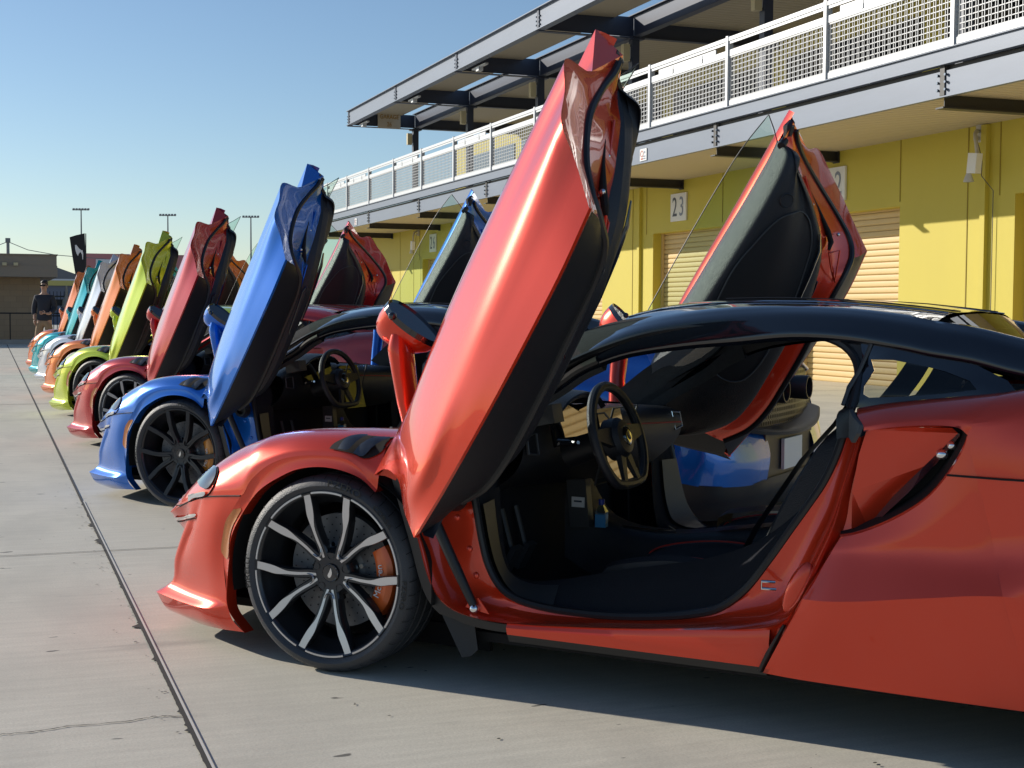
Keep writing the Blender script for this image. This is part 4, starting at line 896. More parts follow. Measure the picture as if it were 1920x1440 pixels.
# steering wheel
SWC, tilt = V(-.785, .375, .762), R(17)
ax_n = V(-math.cos(tilt), 0, math.sin(tilt)); ax_u = V(math.sin(tilt), 0, math.cos(tilt)); ax_l = V(0, 1, 0)
def swp(a, r, d=0):
    x, y = r*math.sin(a), r*math.cos(a)
    if y < -.145*r/.178: y = -.145*r/.178-(-.145*r/.178-y)*.28
    return SWC+ax_l*x+ax_u*y+ax_n*d
rim = [swp(2*math.pi*k/64, .178) for k in range(64)]
sw = P(MB().tube(rim, .0165, 10, close=True), 'steering_wheel', 'leather', sym=False)
P(MB().tube([swp(2*math.pi*k/64, .165, .010) for k in range(64)], .0022, 6, close=True), 'rim_stitch', 'plastic_grey', sym=False, parent=sw)
hb = MB()
for a, wd in ((R(84), .030), (R(-84), .030), (R(162), .016), (R(-162), .016)):
    d_ = swp(a, 1.0)-SWC; d_.normalize(); t_ = d_.cross(ax_n)
    hb.add([SWC+d_*.04+t_*wd*1.2-ax_n*.012, SWC+d_*.04-t_*wd*1.2-ax_n*.012, SWC+d_*.172-t_*wd*.6+ax_n*.004, SWC+d_*.172+t_*wd*.6+ax_n*.004, SWC+d_*.04+t_*wd*1.2+ax_n*.012, SWC+d_*.04-t_*wd*1.2+ax_n*.012, SWC+d_*.172-t_*wd*.6+ax_n*.014, SWC+d_*.172+t_*wd*.6+ax_n*.014], [(0,1,2,3),(4,5,6,7),(0,1,5,4),(2,3,7,6),(1,2,6,5),(0,3,7,4)])
P(hb, 'wheel_spokes', 'leather', sym=False, parent=sw, smooth=False)
Tn = basis(ax_l, ax_u, -ax_n, SWC)   # local: x left, y up, z away from the driver
hub_ = MB().lathe([(.03, .07), (-.012, .068), (-.028, .055), (-.034, .035), (-.036, 0)], (0, 0, 0), 'Z', 32); hub_.xf(Tn); P(hub_, 'wheel_hub', 'leather', sym=False, parent=sw)
em = MB().lathe([(-.038, 0), (-.040, .019), (-.036, .031), (-.034, .033)], (0, 0, 0), 'Z', 24); em.xf(Tn); P(em, 'wheel_emblem', 'emblem', sym=False, parent=sw)
def swoosh(s, z, mi=0):
    pts = [(.22, .95), (.02, .5), (-.1, .2), (-.3, -.1), (-.42, -.42), (-.34, -.68), (-.1, -.86), (.14, -.72), (.38, -.38), (.46, .05), (.38, .5)]
    return MB().prism([(x*s, y*s, z) for x, y in pts], (0, 0, .0015), mi)
e2 = swoosh(.018, -.0425); e2.xf(Tn); P(e2, 'wheel_logo', 'ink', sym=False, parent=sw)
P(MB().tube([SWC+ax_n*-.03, SWC+ax_n*-.10, V(-.60, .375, .70)], [.05, .045, .05], 14), 'steering_column', 'black_trim', sym=False)
# centre tunnel / console
tn = MB().loft([[(-.46,.11,.30),(-.46,.10,.56),(-.46,0,.60),(-.46,-.10,.56),(-.46,-.11,.30)],[(-.58,.10,.24),(-.58,.085,.42),(-.58,0,.44),(-.58,-.085,.42),(-.58,-.10,.24)],[(-.80,.11,.22),(-.80,.10,.385),(-.80,0,.40),(-.80,-.10,.385),(-.80,-.11,.22)],[(-1.1,.12,.22),(-1.1,.11,.42),(-1.1,0,.44),(-1.1,-.11,.42),(-1.1,-.12,.22)],[(-1.35,.12,.22),(-1.35,.11,.46),(-1.35,0,.48),(-1.35,-.11,.46),(-1.35,-.12,.22)],[(-1.72,.12,.22),(-1.72,.11,.55),(-1.72,0,.56),(-1.72,-.11,.55),(-1.72,-.12,.22)]], 4, 4)
tu = P(tn, 'centre_console', 'leather', sym=False, ang=50)
MB().loft([[(-1.02,.075,.44),(-1.02,0,.455),(-1.02,-.075,.44)],[(-1.06,.08,.495),(-1.06,0,.505),(-1.06,-.08,.495)],[(-1.35,.08,.52),(-1.35,0,.53),(-1.35,-.08,.52)],[(-1.38,.08,.46),(-1.38,0,.47),(-1.38,-.08,.46)]], 3, 3).build('arm_rest', 'leather', tu)
MB().tube([(-.66,.05,.415),(-.76,.045,.408),(-.86,.05,.415),(-.80,-.04,.412)], .006, 6).build('console_trim', 'chrome', tu)
ct = P(MB().box((-.525, .12, .50), (.075, .04, .17), rot=Matrix.Rotation(.1, 3, 'Y')), 'console_end', 'plastic_grey', sym=False, smooth=False)
MB().box((-.528, .1425, .505), (.050, .004, .036)).build('tag_plate', 'white', ct, smooth=False)
MB().box((-.528, .1452, .508), (.03, .002, .006)).build('print', 'ink', ct, smooth=False)
pp = MB()
for y in (.30, .40): pp.box((-.40, y, .33), (.02, .06, .10), rot=Matrix.Rotation(-.5, 3, 'Y')).tube([(-.40, y, .36), (-.36, y, .5)], .01, 6)
P(pp, 'pedals', 'plastic_grey', sym=False, smooth=False)
# seats
for s_ in (1, -1):
    y0 = .37*s_
    cu = MB()
    def srow(x, z, wdt, side_h): x -= .03; return [(x, y0-wdt, z+side_h), (x, y0-wdt*.72, z+side_h*.95), (x, y0-wdt*.45, z), (x, y0, z-.012), (x, y0+wdt*.45, z), (x, y0+wdt*.72, z+side_h*.95), (x, y0+wdt, z+side_h), (x, y0+wdt*1.08, z-.10)]
    cu.loft([srow(-.78, .27, .20, .01), srow(-.80, .325, .21, .035), srow(-.90, .335, .235, .06), srow(-1.05, .325, .245, .09), srow(-1.20, .31, .245, .10), srow(-1.33, .32, .245, .12)], 4, 3)
    so_ = cu.build('seat', 'leather', CAR)
    def brow(x, z, wdt, fwd): x -= .07; fwd *= .7; return [(x+fwd, y0-wdt, z), (x+fwd*.9, y0-wdt*.75, z), (x, y0-wdt*.42, z), (x-.01, y0, z), (x, y0+wdt*.42, z), (x+fwd*.9, y0+wdt*.75, z), (x+fwd, y0+wdt, z), (x-.06, y0+wdt*1.05, z)]
    bkr = MB().loft([brow(-1.30, .32, .245, .10), brow(-1.38, .48, .25, .12), brow(-1.46, .66, .25, .11), brow(-1.53, .82, .225, .07), brow(-1.60, .90, .15, .03), brow(-1.655, .98, .115, .02), brow(-1.69, 1.05, .09, .01)], 4, 3)
    bkr.loft([[(v[0]-.075, v[1], v[2]) for v in brow(x, z, w_, .0)] for x, z, w_ in ((-1.30,.30,.25),(-1.38,.48,.25),(-1.46,.66,.25),(-1.53,.82,.225),(-1.60,.90,.15),(-1.655,.98,.115),(-1.69,1.05,.09))], 3, 2)
    bkr.build('backrest', 'leather', so_)
    pi = MB()
    for q in (1, 2, 5): 
        pi.tube(cr([srow(-.785, .285, .20, .01)[q], srow(-.81, .332, .212, .035)[q], srow(-.90, .342, .235, .06)[q], srow(-1.05, .332, .245, .09)[q], srow(-1.20, .318, .245, .10)[q]], 5), .0032, 6)
    pi.build('piping', 'red_stitch', so_)
    MB().tube([(-1.665,.60*s_,1.0),(-1.57,.585*s_,.86),(-1.465,.56*s_,.745),(-1.325,.56*s_,.53),(-1.27,.60*s_,.40)], .024, 4, flat=.08).build('seat_belt', 'belt', CAR)
    MB().tube([(-1.30,.595*s_,.36),(-1.38,.60*s_,.46),(-1.44,.60*s_,.56),(-1.475,.60*s_,.66)], .014, 8).build('seat_bolster', 'plastic_grey', CAR)
P(MB().ell((-.74, .0, 1.085), (.02, .12, .03)).tube([(-.74, 0, 1.09), (-.77, 0, 1.15)], .01, 8), 'rear_view_mirror', 'black_gloss', sym=False)
# ---- wheels: local frame, axle along Y, outer face at Y=0
def make_wheel(width, Rt, name, faced=True):
    k = Rt/.3235; Rr = .2735*k
    barrel = MB().lathe([(-.010, Rr), (-.006, Rr-.004), (-.010, Rr-.012), (-.022, Rr-.018), (-.05, Rr-.022), (-.075, Rr-.045), (-.16, Rr-.050), (-width+.03, Rr-.03), (-width+.012, Rr)], n=72)
    # spoke bodies
    def arm(mid, sg, rs, an, wd, z0, z1, top=False):
        rows = []
        for r_, a_, w_, zt, zb in zip(rs, an, wd, z0, z1):
            a = R(mid+sg*a_); d_ = V(-math.sin(a), 0, math.cos(a)); t_ = V(-math.cos(a), 0, -math.sin(a)); c = d_*r_
            if top: rows.append([c+t_*w_+V(0, zt, 0), c-t_*w_+V(0, zt, 0)])
            else: rows.append([c+t_*w_+V(0, zt-.006, 0), c+t_*w_*.75+V(0, zt, 0), c-t_*w_*.75+V(0, zt, 0), c-t_*w_+V(0, zt-.006, 0), c-t_*w_*.8+V(0, zb, 0), c+t_*w_*.8+V(0, zb, 0), c+t_*w_+V(0, zt-.006, 0)])
        return rows
    rs = [.055, .085, .12, .16, .20, .235, Rr-.008]; rs = [min(x*k, Rr-.006) for x in rs[:-1]]+[rs[-1]]
    an = [8, 12, 12.5, 14, 16.5, 18.5, 19.5]
    sp = MB(); fc = MB()
    zt = [-.040, -.036, -.031, -.025, -.019, -.014, -.010]; zb = [-.075, -.075, -.072, -.066, -.060, -.052, -.045]
    for i in range(5):
        mid = 37+72*i
        for sg in (1, -1):
            rr = arm(mid, sg, rs, an, [.018, .0165, .0155, .015, .016, .0155, .015], zt, zb)
            sp.grid([cr([r[j] for r in rr], 3) for j in range(7)])
            # machined face: narrow inboard, stepping to full width in the outer third
            q = arm(mid, sg, rs, an, [.0042, .0042, .0048, .0058, .0128, .0128, .0122], [z+.0016 for z in zt], zb, True)
            fc.grid([cr([r[j] for r in q], 3) for j in range(2)])
        # U-shaped bright edge at the hub
        pts = []
        for a_ in [-12+2*j for j in range(13)]:
            a = R(mid+a_); rr_ = .085*k-(.020*k)*(1-(a_/12.)**2)**.5; pts.append(V(-math.sin(a)*rr_, -.0335, math.cos(a)*rr_))
        fc.tube(pts, .0042, 6, flat=.4)
    sp.lathe([(-.042, .0), (-.042, .045), (-.040, .066*k), (-.050, .075*k), (-.09, .078*k)], n=40)
    for i in range(5):
        a = R(1+72*i); sp.lathe([(-.0395, .0125), (-.046, .011), (-.055, .011)], (-math.sin(a)*.057*k, 0, math.cos(a)*.057*k), n=12)
    segs = MB()
    for i in range(5):
        for mid, hw in ((37+72*i, 15.5), (73+72*i, 12.5)):
            segs.lathe([(-.0085, Rr-.001), (-.0050, Rr-.003), (-.0050, Rr-.0085), (-.010, Rr-.010)], n=12, a0=-(mid+hw), a1=-(mid-hw))
    w = barrel.build(name, 'rim_dark', None, ang=40)
    ty = MB().lathe([(-width+.012, Rr), (-width+.004, Rr+.018), (-width, (Rr+Rt)/2+.004), (-width+.010, Rt-.012), (-width+.030, Rt-.001), (-width*.74, Rt), (-width*.735, Rt-.006), (-width*.70, Rt-.006), (-width*.695, Rt), (-width*.5, Rt+.001), (-width*.495, Rt-.006), (-width*.46, Rt-.006), (-width*.455, Rt), (-width*.28, Rt), (-width*.275, Rt-.006), (-width*.25, Rt-.006), (-width*.245, Rt), (-.034, Rt-.001), (-.014, Rt-.009), (-.002, Rt-.022), (.002, Rt-.034), (.0, Rr+.012), (-.004, Rr+.006), (-.010, Rr-.001)], n=96)
    # slanted sipes across the outer shoulder
    sv = MB()
    for i in range(44):
        a = 2*math.pi*i/44
        def pp(y, r_, da): return V(r_*math.sin(a+da), y, r_*math.cos(a+da))
        sv.add([pp(-.006, Rt-.013, 0), pp(-.006, Rt-.013, .008), pp(-.020, Rt-.0035, .016), pp(-.020, Rt-.0035, .008)], [(0, 1, 2, 3)])
        sv.add([pp(-.020, Rt-.0030, .008), pp(-.020, Rt-.0030, .016), pp(-width*.24, Rt+.0012, .050), pp(-width*.24, Rt+.0012, .042)], [(0, 1, 2, 3)])
        sv.add([pp(-width*.5, Rt+.0016, .05), pp(-width*.5, Rt+.0016, .058), pp(-width*.69, Rt+.0012, .09), pp(-width*.69, Rt+.0012, .082)], [(0, 1, 2, 3)])
    t = ty.build('tyre', 'tyre', w, ang=30); sv.build('tread_grooves', 'hole', w, smooth=False, merge=0)
    # sidewall lettering bent round the tyre
    def bent(txt, size, a_mid, rad, sx=1.0, inv=False):
        tm = text_mb(txt, size, .0006, sx); o = MB(); o.f = tm.f; o.m = tm.m
        for v in tm.v:
            a = R(a_mid)+(v.x/rad)*(1 if not inv else -1); r_ = rad+(v.y if not inv else -v.y)
            o.v.append(V(-math.sin(a)*r_*-1*-1, .0012-abs(r_-(Rr+.028))*.10+v.z, math.cos(a)*r_) if False else V(-math.sin(a)*r_, .0028-abs(r_-(Rr+.028))*.06+v.z, math.cos(a)*r_))
        return o
    # screen-clockwise angles are negative X from above: lettering placed like the photograph
    lt = bent('PZERO', .034, 15, Rr+.024, 1.25); lt.join(bent('CORSA', .024, 47, Rr+.024, 1.15)); lt.join(bent('PIRELLI', .026, -93, Rr+.024, 1.3)); lt.join(bent('PZERO', .026, 98, Rr+.022, 1.2))
    lt.build('tyre_lettering', 'tyre_text', w, smooth=False)
    sp.build('spokes', 'rim_dark', w, ang=40)
    f = fc.join(segs).build('spoke_faces', 'rim_face', w, smooth=False)
    cp = MB().lathe([(-.035, .0), (-.035, .026), (-.038, .0285)], n=32).build('centre_cap', 'black_gloss', w)
    ri = MB().lathe([(-.0375, .0280), (-.034, .0290), (-.037, .0305)], n=32); s_ = swoosh(.0185, 0); s_.xf(basis(V(-1, 0, 0), V(0, 0, 1), V(0, 1, 0), (0, -.0348, 0))); ri.join(s_).build('cap_emblem', 'chrome', w)
    return w
def bent_fix(o): return o
def brake(width, sgn, k=1.0, rear=False):
    """disc + caliper in wheel coordinates"""
    d = MB().lathe([(-.105, .085*k), (-.105, .188*k), (-.135, .188*k), (-.135, .085*k)], n=56)
    d.lathe([(-.100, .0), (-.095, .07*k), (-.105, .092*k)], n=40)
    hl_ = MB()
    for i in range(30):
        for r_ in (.108, .130, .152, .174):
            a = 2*math.pi*(i+(r_*20))/30; hl_.lathe([(0, 0), (0, .0028)], (r_*k*math.sin(a), -.1035, r_*k*math.cos(a)), n=6)
    bt = MB()
    for i in range(8):
        a = 2*math.pi*(i+.3)/8; bt.lathe([(-.09, 0), (-.09, .008), (-.105, .008)], (.088*k*math.sin(a), 0, .088*k*math.cos(a)), n=8)
    c = MB(); a0, a1 = -130, -62       # towards the rear of the wheel (local -X)
    rows = []
    for j in range(15):
        a = R(a0+(a1-a0)*j/14); e = 1-abs(j-7)/7.0; e = min(1, .35+e*1.3)
        rows.append([V(math.sin(a)*r_*k, y, math.cos(a)*r_*k) for r_, y in ((.150, -.100), (.152, -.076-.006*(1-e)), (.170, -.066-.010*(1-e)), (.196, -.064-.012*(1-e)), (.214*(.94+.06*e), -.074), (.220*(.94+.06*e), -.10), (.215, -.15))])
    c.grid([[r_[i] for r_ in rows] for i in range(7)])
    for q in (0, -1): c.poly(rows[q])
    tx = text_mb('McLaren', .030, .001, 1.05)
    o = MB(); o.f = tx.f; o.m = tx.m; rad = .172*k
    for v in tx.v:
        a = R(-96)+v.x/rad*1.0; r_ = rad-v.y
        o.v.append(V(math.sin(a)*r_, -.0625+v.z, math.cos(a)*r_))
    return d, hl_, bt, c, o
WH = {}
for nm, x, yo, rad, wd, st in (('front_wheel', 0.0, .935, .3235, .235, 4), ('rear_wheel', -2.64, .985, .357, .300, 0)):
    wobj = make_wheel(wd, rad, nm)
    for sgn in (1, -1):
        w_ = wobj if sgn == 1 else copy_tree(wobj)
        w_.parent = CAR; w_.location = (x, yo*sgn, rad)
        w_.rotation_euler = (0, 0, R(st) if sgn == 1 else R(180+st))
        d, hl_, bt, c, o = brake(wd, sgn, rad/.3235)
        bo = d.build('brake_disc', 'disc', CAR, ang=30); bo.location = w_.location; bo.rotation_euler = w_.rotation_euler
        hl_.build('disc_holes', 'hole', bo, smooth=False, merge=0); bt.build('disc_bolts', 'chrome', bo, ang=30)
        co = (c.mirror() if False else c)
        if sgn == -1:
            for q in (c, o): q.v = [V(-v.x, v.y, v.z) for v in q.v]
        cc = c.build('brake_caliper', 'caliper_a', CAR, ang=30); cc.location = w_.location; cc.rotation_euler = w_.rotation_euler
        if sgn == 1: o.build('caliper_lettering', 'white', cc, smooth=False)
# ---- raised doors, built in a door frame (u along the door, v towards the belt line, w outwards)
C0 = V(-.572, 1.297, .542); E1 = V(-.5368, .0756, .8403); E2 = V(.5517, -.722, .4175); E3 = V(.6383, .6877, .3459)
def D(u, v, w): return C0+E1*u+E2*v+E3*w
def DM(rows): return [[D(*p) for p in r] for r in rows]
SK = [
 [(0,0,0),(.0,.05,.008),(.0,.13,.02),(.03,.21,.04),(.015,.29,.045),(-.03,.39,.05),(-.11,.48,.045)],
 [(.10,-.015,0),(.085,.03,.022),(.08,.085,.050),(.095,.20,.066),(.11,.345,.072),(.09,.44,.050),(.04,.50,.036)],
 [(.2,-.028,0),(.2,.01,.028),(.206,.045,.060),(.215,.18,.083),(.235,.345,.085),(.235,.45,.045),(.20,.55,.015)],
 [(.42,-.042,0),(.43,.02,.040),(.445,.10,.076),(.44,.24,.094),(.45,.385,.096),(.45,.49,.045),(.43,.61,.008)],
 [(.62,-.045,0),(.625,.035,.046),(.636,.12,.086),(.65,.26,.101),(.67,.41,.102),(.67,.52,.040),(.63,.632,.004)],
 [(.88,-.035,0),(.91,.06,.050),(.948,.158,.100),(.97,.29,.109),(.99,.415,.108),(.98,.54,.030),(.93,.648,.0)],
 [(1.071,0,0),(1.144,.100,.058),(1.204,.172,.116),(1.262,.285,.114),(1.321,.400,.118),(1.300,.520,.0),(1.386,.678,.0)]]
skin = MB().loft(DM(SK), 6, 4)
R1 = [cr([D(*p) for p in r], 4) for r in SK]
def edge(j): return cr([r[j] for r in R1], 6)
bot, belt = edge(0), edge(-1); frt = cr([D(*p) for p in SK[0]], 4); rear = cr([D(*p) for p in SK[-1]], 4)
# hem returns (thickness) along front, bottom and rear edges
IN3 = -E3
for e_, dd in ((bot, E2*.012-E3*.014), (frt, E1*.012-E3*.014)):
    skin.grid([e_, [v+dd*.4-E3*.004 for v in e_], [v+dd for v in e_]])
# seal line S->K and painted end cap
Kd = [(1.33,.655,-.100),(1.300,.620,-.090),(1.255,.530,-.050),(1.20,.39,-.012),(1.13,.22,-.004),(1.075,.125,-.030),(1.02,.100,-.08),(.956,.112,-.130),(.85,.115,-.152),(.70,.100,-.155),(.56,.084,-.158),(.42,.075,-.160),(.29,.070,-.158),(.18,.09,-.15),(.08,.15,-.13)]
Pd = [(1.262,.705,-.150),(1.250,.695,-.158),(1.225,.63,-.160),(1.192,.558,-.160),(1.145,.485,-.160),(1.094,.413,-.160),(1.050,.365,-.160),(1.012,.328,-.160),(.965,.290,-.160),(.917,.264,-.160),(.802,.236,-.162),(.69,.225,-.165),(.57,.215,-.168),(.42,.205,-.17),(.313,.20,-.17),(.18,.22,-.165),(.08,.29,-.155)]
nK = 80
Kr_, Pr_ = resample([D(*p) for p in Kd], nK), resample([D(*p) for p in Pd], nK)
# skin outline in the same order: A0 .. rear edge .. B .. bottom .. C
So = resample(list(reversed(rear)), 34)[:-1]+resample(list(reversed(bot)), nK-33)
cap = MB(); capb = MB()
half = 34
rows = [So, [a.lerp(b, .5)-E3*.012 for a, b in zip(So, Kr_)], Kr_]
cap.grid([r[:half] for r in rows]); capb.grid([r[half-1:] for r in rows])
mid_ = [a.lerp(b, .42)-E3*.004 for a, b in zip(Kr_, Pr_)]
mid2 = [a.lerp(b, .62)+E3*.004 for a, b in zip(Kr_, Pr_)]
cap.grid([Kr_, mid_, mid2, Pr_])
# belt flange
bl_ = resample(belt, 50); bi = [v-E3*.075+E2*.012 for v in bl_]
cap.grid([bl_, [a.lerp(b, .5)+E2*.012 for a, b in zip(bl_, bi)], bi])
cap.poly([D(1.386,.678,0), D(1.352,.688,-.113), D(1.265,.705,-.15), D(1.24,.66,-.08), D(1.300,.520,.0)])
# latch pressing: shallow dark hook + bolts on the end cap
latch = MB().tube([D(1.16,.45,-.10),D(1.11,.36,-.10),D(1.06,.28,-.11),D(1.03,.25,-.125),D(1.00,.25,-.145)], [.004, .007, .011, .012, .006], 8)
bolt = MB()
for p in ((1.12,.42,-.125), (1.07,.22,-.09)): bolt.ell(D(*p), (.008, .008, .008))
press = MB().tube([D(1.20,.52,-.125),D(1.12,.42,-.128),D(1.06,.35,-.13),D(1.03,.30,-.13),D(1.06,.24,-.09)], .0045, 6).tube([D(.99,.25,-.158),D(.93,.19,-.160),D(.90,.15,-.160),D(1.02,.19,-.12),D(.99,.25,-.158)], .004, 6)
# inner panel
def prow(u, vb, vl, w0=-.075, thick=-.165, bulge=-.23, vr=.665):
    """belt edge -> rounded pad -> face -> armrest -> lower edge"""
    return [(u, vb, w0), (u, vb+.022, (w0+thick)/2), (u, vb+.008, thick+.006), (u, vb-.045, thick-.008), (u, vl+(vb-vl)*.62, thick-.012+.0*bulge), (u, vl+(vb-vl)*.34, bulge+.01), (u, vl+.035, bulge), (u, vl, bulge+.035)]
IP = [prow(1.262, .675, .665, w0=-.045, thick=-.150, bulge=-.155), prow(1.245, .674, .64, w0=-.045, thick=-.205, bulge=-.185), prow(1.19, .668, .558, w0=-.042, thick=-.228, bulge=-.210), prow(1.10, .662, .425, w0=-.04, thick=-.238, bulge=-.222),
      prow(.98, .655, .305, w0=-.04, thick=-.240, bulge=-.235), prow(.80, .648, .238, w0=-.04, thick=-.235, bulge=-.250), prow(.62, .640, .22, w0=-.04, thick=-.225, bulge=-.255), prow(.44, .630, .206, w0=-.04, thick=-.21, bulge=-.258), prow(.30, .615, .20, w0=-.04, thick=-.20, bulge=-.255), prow(.19, .595, .215, w0=-.04, thick=-.19, bulge=-.24), prow(.08, .56, .28, w0=-.04, thick=-.17, bulge=-.20), prow(.0, .52, .37, w0=-.03, thick=-.14, bulge=-.16)]
panel = MB().loft(DM(IP), 5, 5)
# close panel to the end-cap outline and the front
pe = [D(*r[-1]) for r in IP]; pe = resample(pe, 50)
panel.grid([pe, [v+E3*.03-E2*.004 for v in pe], [v+E3*.07+E2*.006 for v in pe]])
ff = [D(*p) for p in IP[-1]]; panel.grid([ff, [v+E3*.08-E1*.02 for v in ff]])
panel.prism([D(.02,.08,-.05), D(.005,.02,-.03), D(-.005,.10,-.03), D(-.08,.46,-.03), D(.0,.54,-.06), D(.1,.40,-.08), D(.2,.15,-.08)], E3*-.03)
pocket = [(u, v, -.24) for u, v in [(.56,.60),(.742,.628),(.882,.615),(1.0,.59),(1.055,.548),(1.078,.493),(1.055,.44),(.985,.385),(.90,.355),(.768,.322),(.60,.30),(.45,.295),(.36,.33),(.34,.42),(.42,.53)]]
pbv = BVHTree.FromPolygons([tuple(v) for v in panel.v], panel.f)
def onp(p, off=.003):
    q = D(*p); h = pbv.ray_cast(q-E3*.5, E3)
    return (h[0]-E3*off) if h[0] is not None else q
pk = [onp(p) for p in pocket]
pk_r = resample(pk+[pk[0]], 80)
pocket_mb = decal([D(*p) for p in pocket], E3, .0025, 7, pbv)
def inset(pts, k): c = sum(pts, Vector())/len(pts); return [c.lerp(p, k) for p in pts]
pline = MB().tube([v-E3*.002 for v in pk_r[:-1]], .0035, 6, close=True)
pull = MB().tube([onp(p, .012) for p in ((1.04,.38,0),(.98,.345,0),(.88,.325,0),(.76,.305,0),(.66,.29,0))], [.006, .012, .014, .012, .006], 8, flat=.5)
spk = MB().lathe([(0, .024), (.003, .027), (0, .030)], n=24); spk.xf(basis(E1, -E3, E2, onp((1.085, .60, 0), .001)))
btn = MB()
for u in (.60, .645):
    b_ = MB().lathe([(0, .013), (.004, .016), (0, .019)], n=20); b_.xf(basis(E1, -(E2*.9+E3*.43).normalized(), (E2*-.43+E3*.9).normalized(), D(u+.045, .335, -.236))); btn.join(b_)
gp = MB().tube([D(.86,.262,-.218),D(.72,.245,-.228),D(.60,.235,-.238),D(.57,.228,-.230),D(.60,.216,-.215),D(.72,.222,-.205),D(.84,.235,-.195),D(.87,.25,-.205)], .004, 6)
# half-lowered window, sticking out above the belt
GL = [[(.40,.66,-.10),(.42,.75,-.16),(.438,.83,-.20)],[(.62,.668,-.10),(.66,.765,-.165),(.70,.852,-.208)],[(.86,.672,-.10),(.92,.78,-.168),(.96,.868,-.214)],[(1.08,.68,-.10),(1.12,.79,-.17),(1.16,.872,-.218)],[(1.25,.69,-.10),(1.285,.78,-.165),(1.325,.855,-.222)]]
glass_mb = MB().loft(DM(GL), 4, 3)
ge = [D(*p) for p in [g_[-1] for g_ in GL]]; gedge = MB().tube(cr(ge, 6)+[D(1.29,.775,-.17), D(1.255,.70,-.11)], .0022, 6)
topc = MB().tube([D(1.29,.675,-.11), D(1.325,.69,-.105), D(1.35,.68,-.08)], [.016, .024, .014], 8).tube([D(1.25,.70,-.155), D(1.275,.685,-.125)], .017, 8)
# mirror (door frame attachment, world-ish shape from the photograph)
MR0 = V(-.275, .83, 1.165)
def make_door(sgn):
    def S(mb): return mb if sgn == 1 else mb.mirror()
    d = S(skin).build('door', 'paint', CAR, ang=30)
    S(cap).build('door_end_cap', 'paint', d, ang=35); S(capb).build('door_lower_trim', 'black_trim', d, ang=40)
    S(panel).build('inner_panel', 'leather', d, ang=60)
    S(pocket_mb).build('door_pocket', 'black_trim', d); S(MB().join(pline)).build('pocket_piping', 'plastic_grey', d); S(pull).build('pull_handle', 'black_gloss', d)
    S(spk).build('speaker', 'black_trim', d); S(btn).build('window_switches', 'chrome', d); S(gp).build('switch_panel_edge', 'black_gloss', d)
    S(MB().tube(Kr_, .0135, 8)).build('door_rubber', 'rubber', d)
    S(latch).build('latch', 'hole', d); S(MB().join(bolt)).build('latch_bolts', 'chrome', d); S(press).build('pressing_edge', 'paint', d)
    S(MB().join(glass_mb)).build('door_window', 'glass', d); S(MB().join(gedge)).build('window_edge', 'plastic_grey', d)
    S(MB().join(topc)).build('belt_cap', 'black_trim', d)
    return d
DOORS = [make_door(1), make_door(-1)]
# mirror built in car space
def make_mirror(sgn, d):
    def S(mb): return mb if sgn == 1 else mb.mirror()
    n_ = MIR_N; u_, v_ = MIR_U, MIR_V
    c = MR0
    def q(a, b, h): return c+u_*a+v_*b+n_*h
    # shell: rings from the open rim back to the rounded shell
    rings = []
    for h, s_, sh in ((0, 1.0, 0), (-.018, 1.02, 0), (-.045, .96, .004), (-.072, .80, .012), (-.092, .55, .022), (-.103, .25, .030), (-.106, .02, .034)):
        ring = []
        for k in range(33):
            a = 2*math.pi*k/32
            x = .104*math.cos(a)*s_*(1+.06*math.cos(a)); y = .058*math.sin(a)*s_*(1-.12*math.cos(a))
            ring.append(q(x-sh, y, h*1.15))
        rings.append(ring)
    shell = MB().grid(rings[1:]); bez = MB().grid([rings[0], rings[1]]); inner = [q(.096*math.cos(2*math.pi*k/32)*(1+.06*math.cos(2*math.pi*k/32)), .051*math.sin(2*math.pi*k/32)*(1-.12*math.cos(2*math.pi*k/32)), -.006) for k in range(33)]
    bez.grid([rings[0], inner])
    m_ = S(shell).build('mirror_housing', 'paint', d, ang=50)
    S(bez).build('mirror_bezel', 'black_gloss', d); S(MB().poly(inner[:-1])).build('mirror_glass', 'screen', d, smooth=False)
    S(MB().ell(c-RI*.062+ZZ*.012-FA*.045, (.014, .014, .014))).build('mirror_camera', 'lamp_glass', d)
    S(MB().tube([c-RI*.045-ZZ*.035+FA*.0, c-RI*.040-ZZ*.085, c-RI*.030-ZZ*.16+FA*.01, c-RI*.018-ZZ*.255+FA*.03, c+RI*.01-ZZ*.36+FA*.05], [.030, .052, .050, .046, .050], 18, flat=.7)).build('mirror_arm', 'paint', d, ang=60)
# orientation of the open mirror face: looks up and back over the roof
RI = V(-.880, -.476, 0); FA = V(.476, -.880, 0); ZZ = V(0, 0, 1)
MR0 = V(-.275, .835, 1.150)
MIR_N = (RI*.58+ZZ*.72-FA*.42).normalized(); MIR_U = RI*.76-ZZ*.60; MIR_U = (MIR_U-MIR_N*MIR_U.dot(MIR_N)).normalized(); MIR_V = MIR_N.cross(MIR_U)
for sgn, d in zip((1, -1), DOORS): make_mirror(sgn, d)
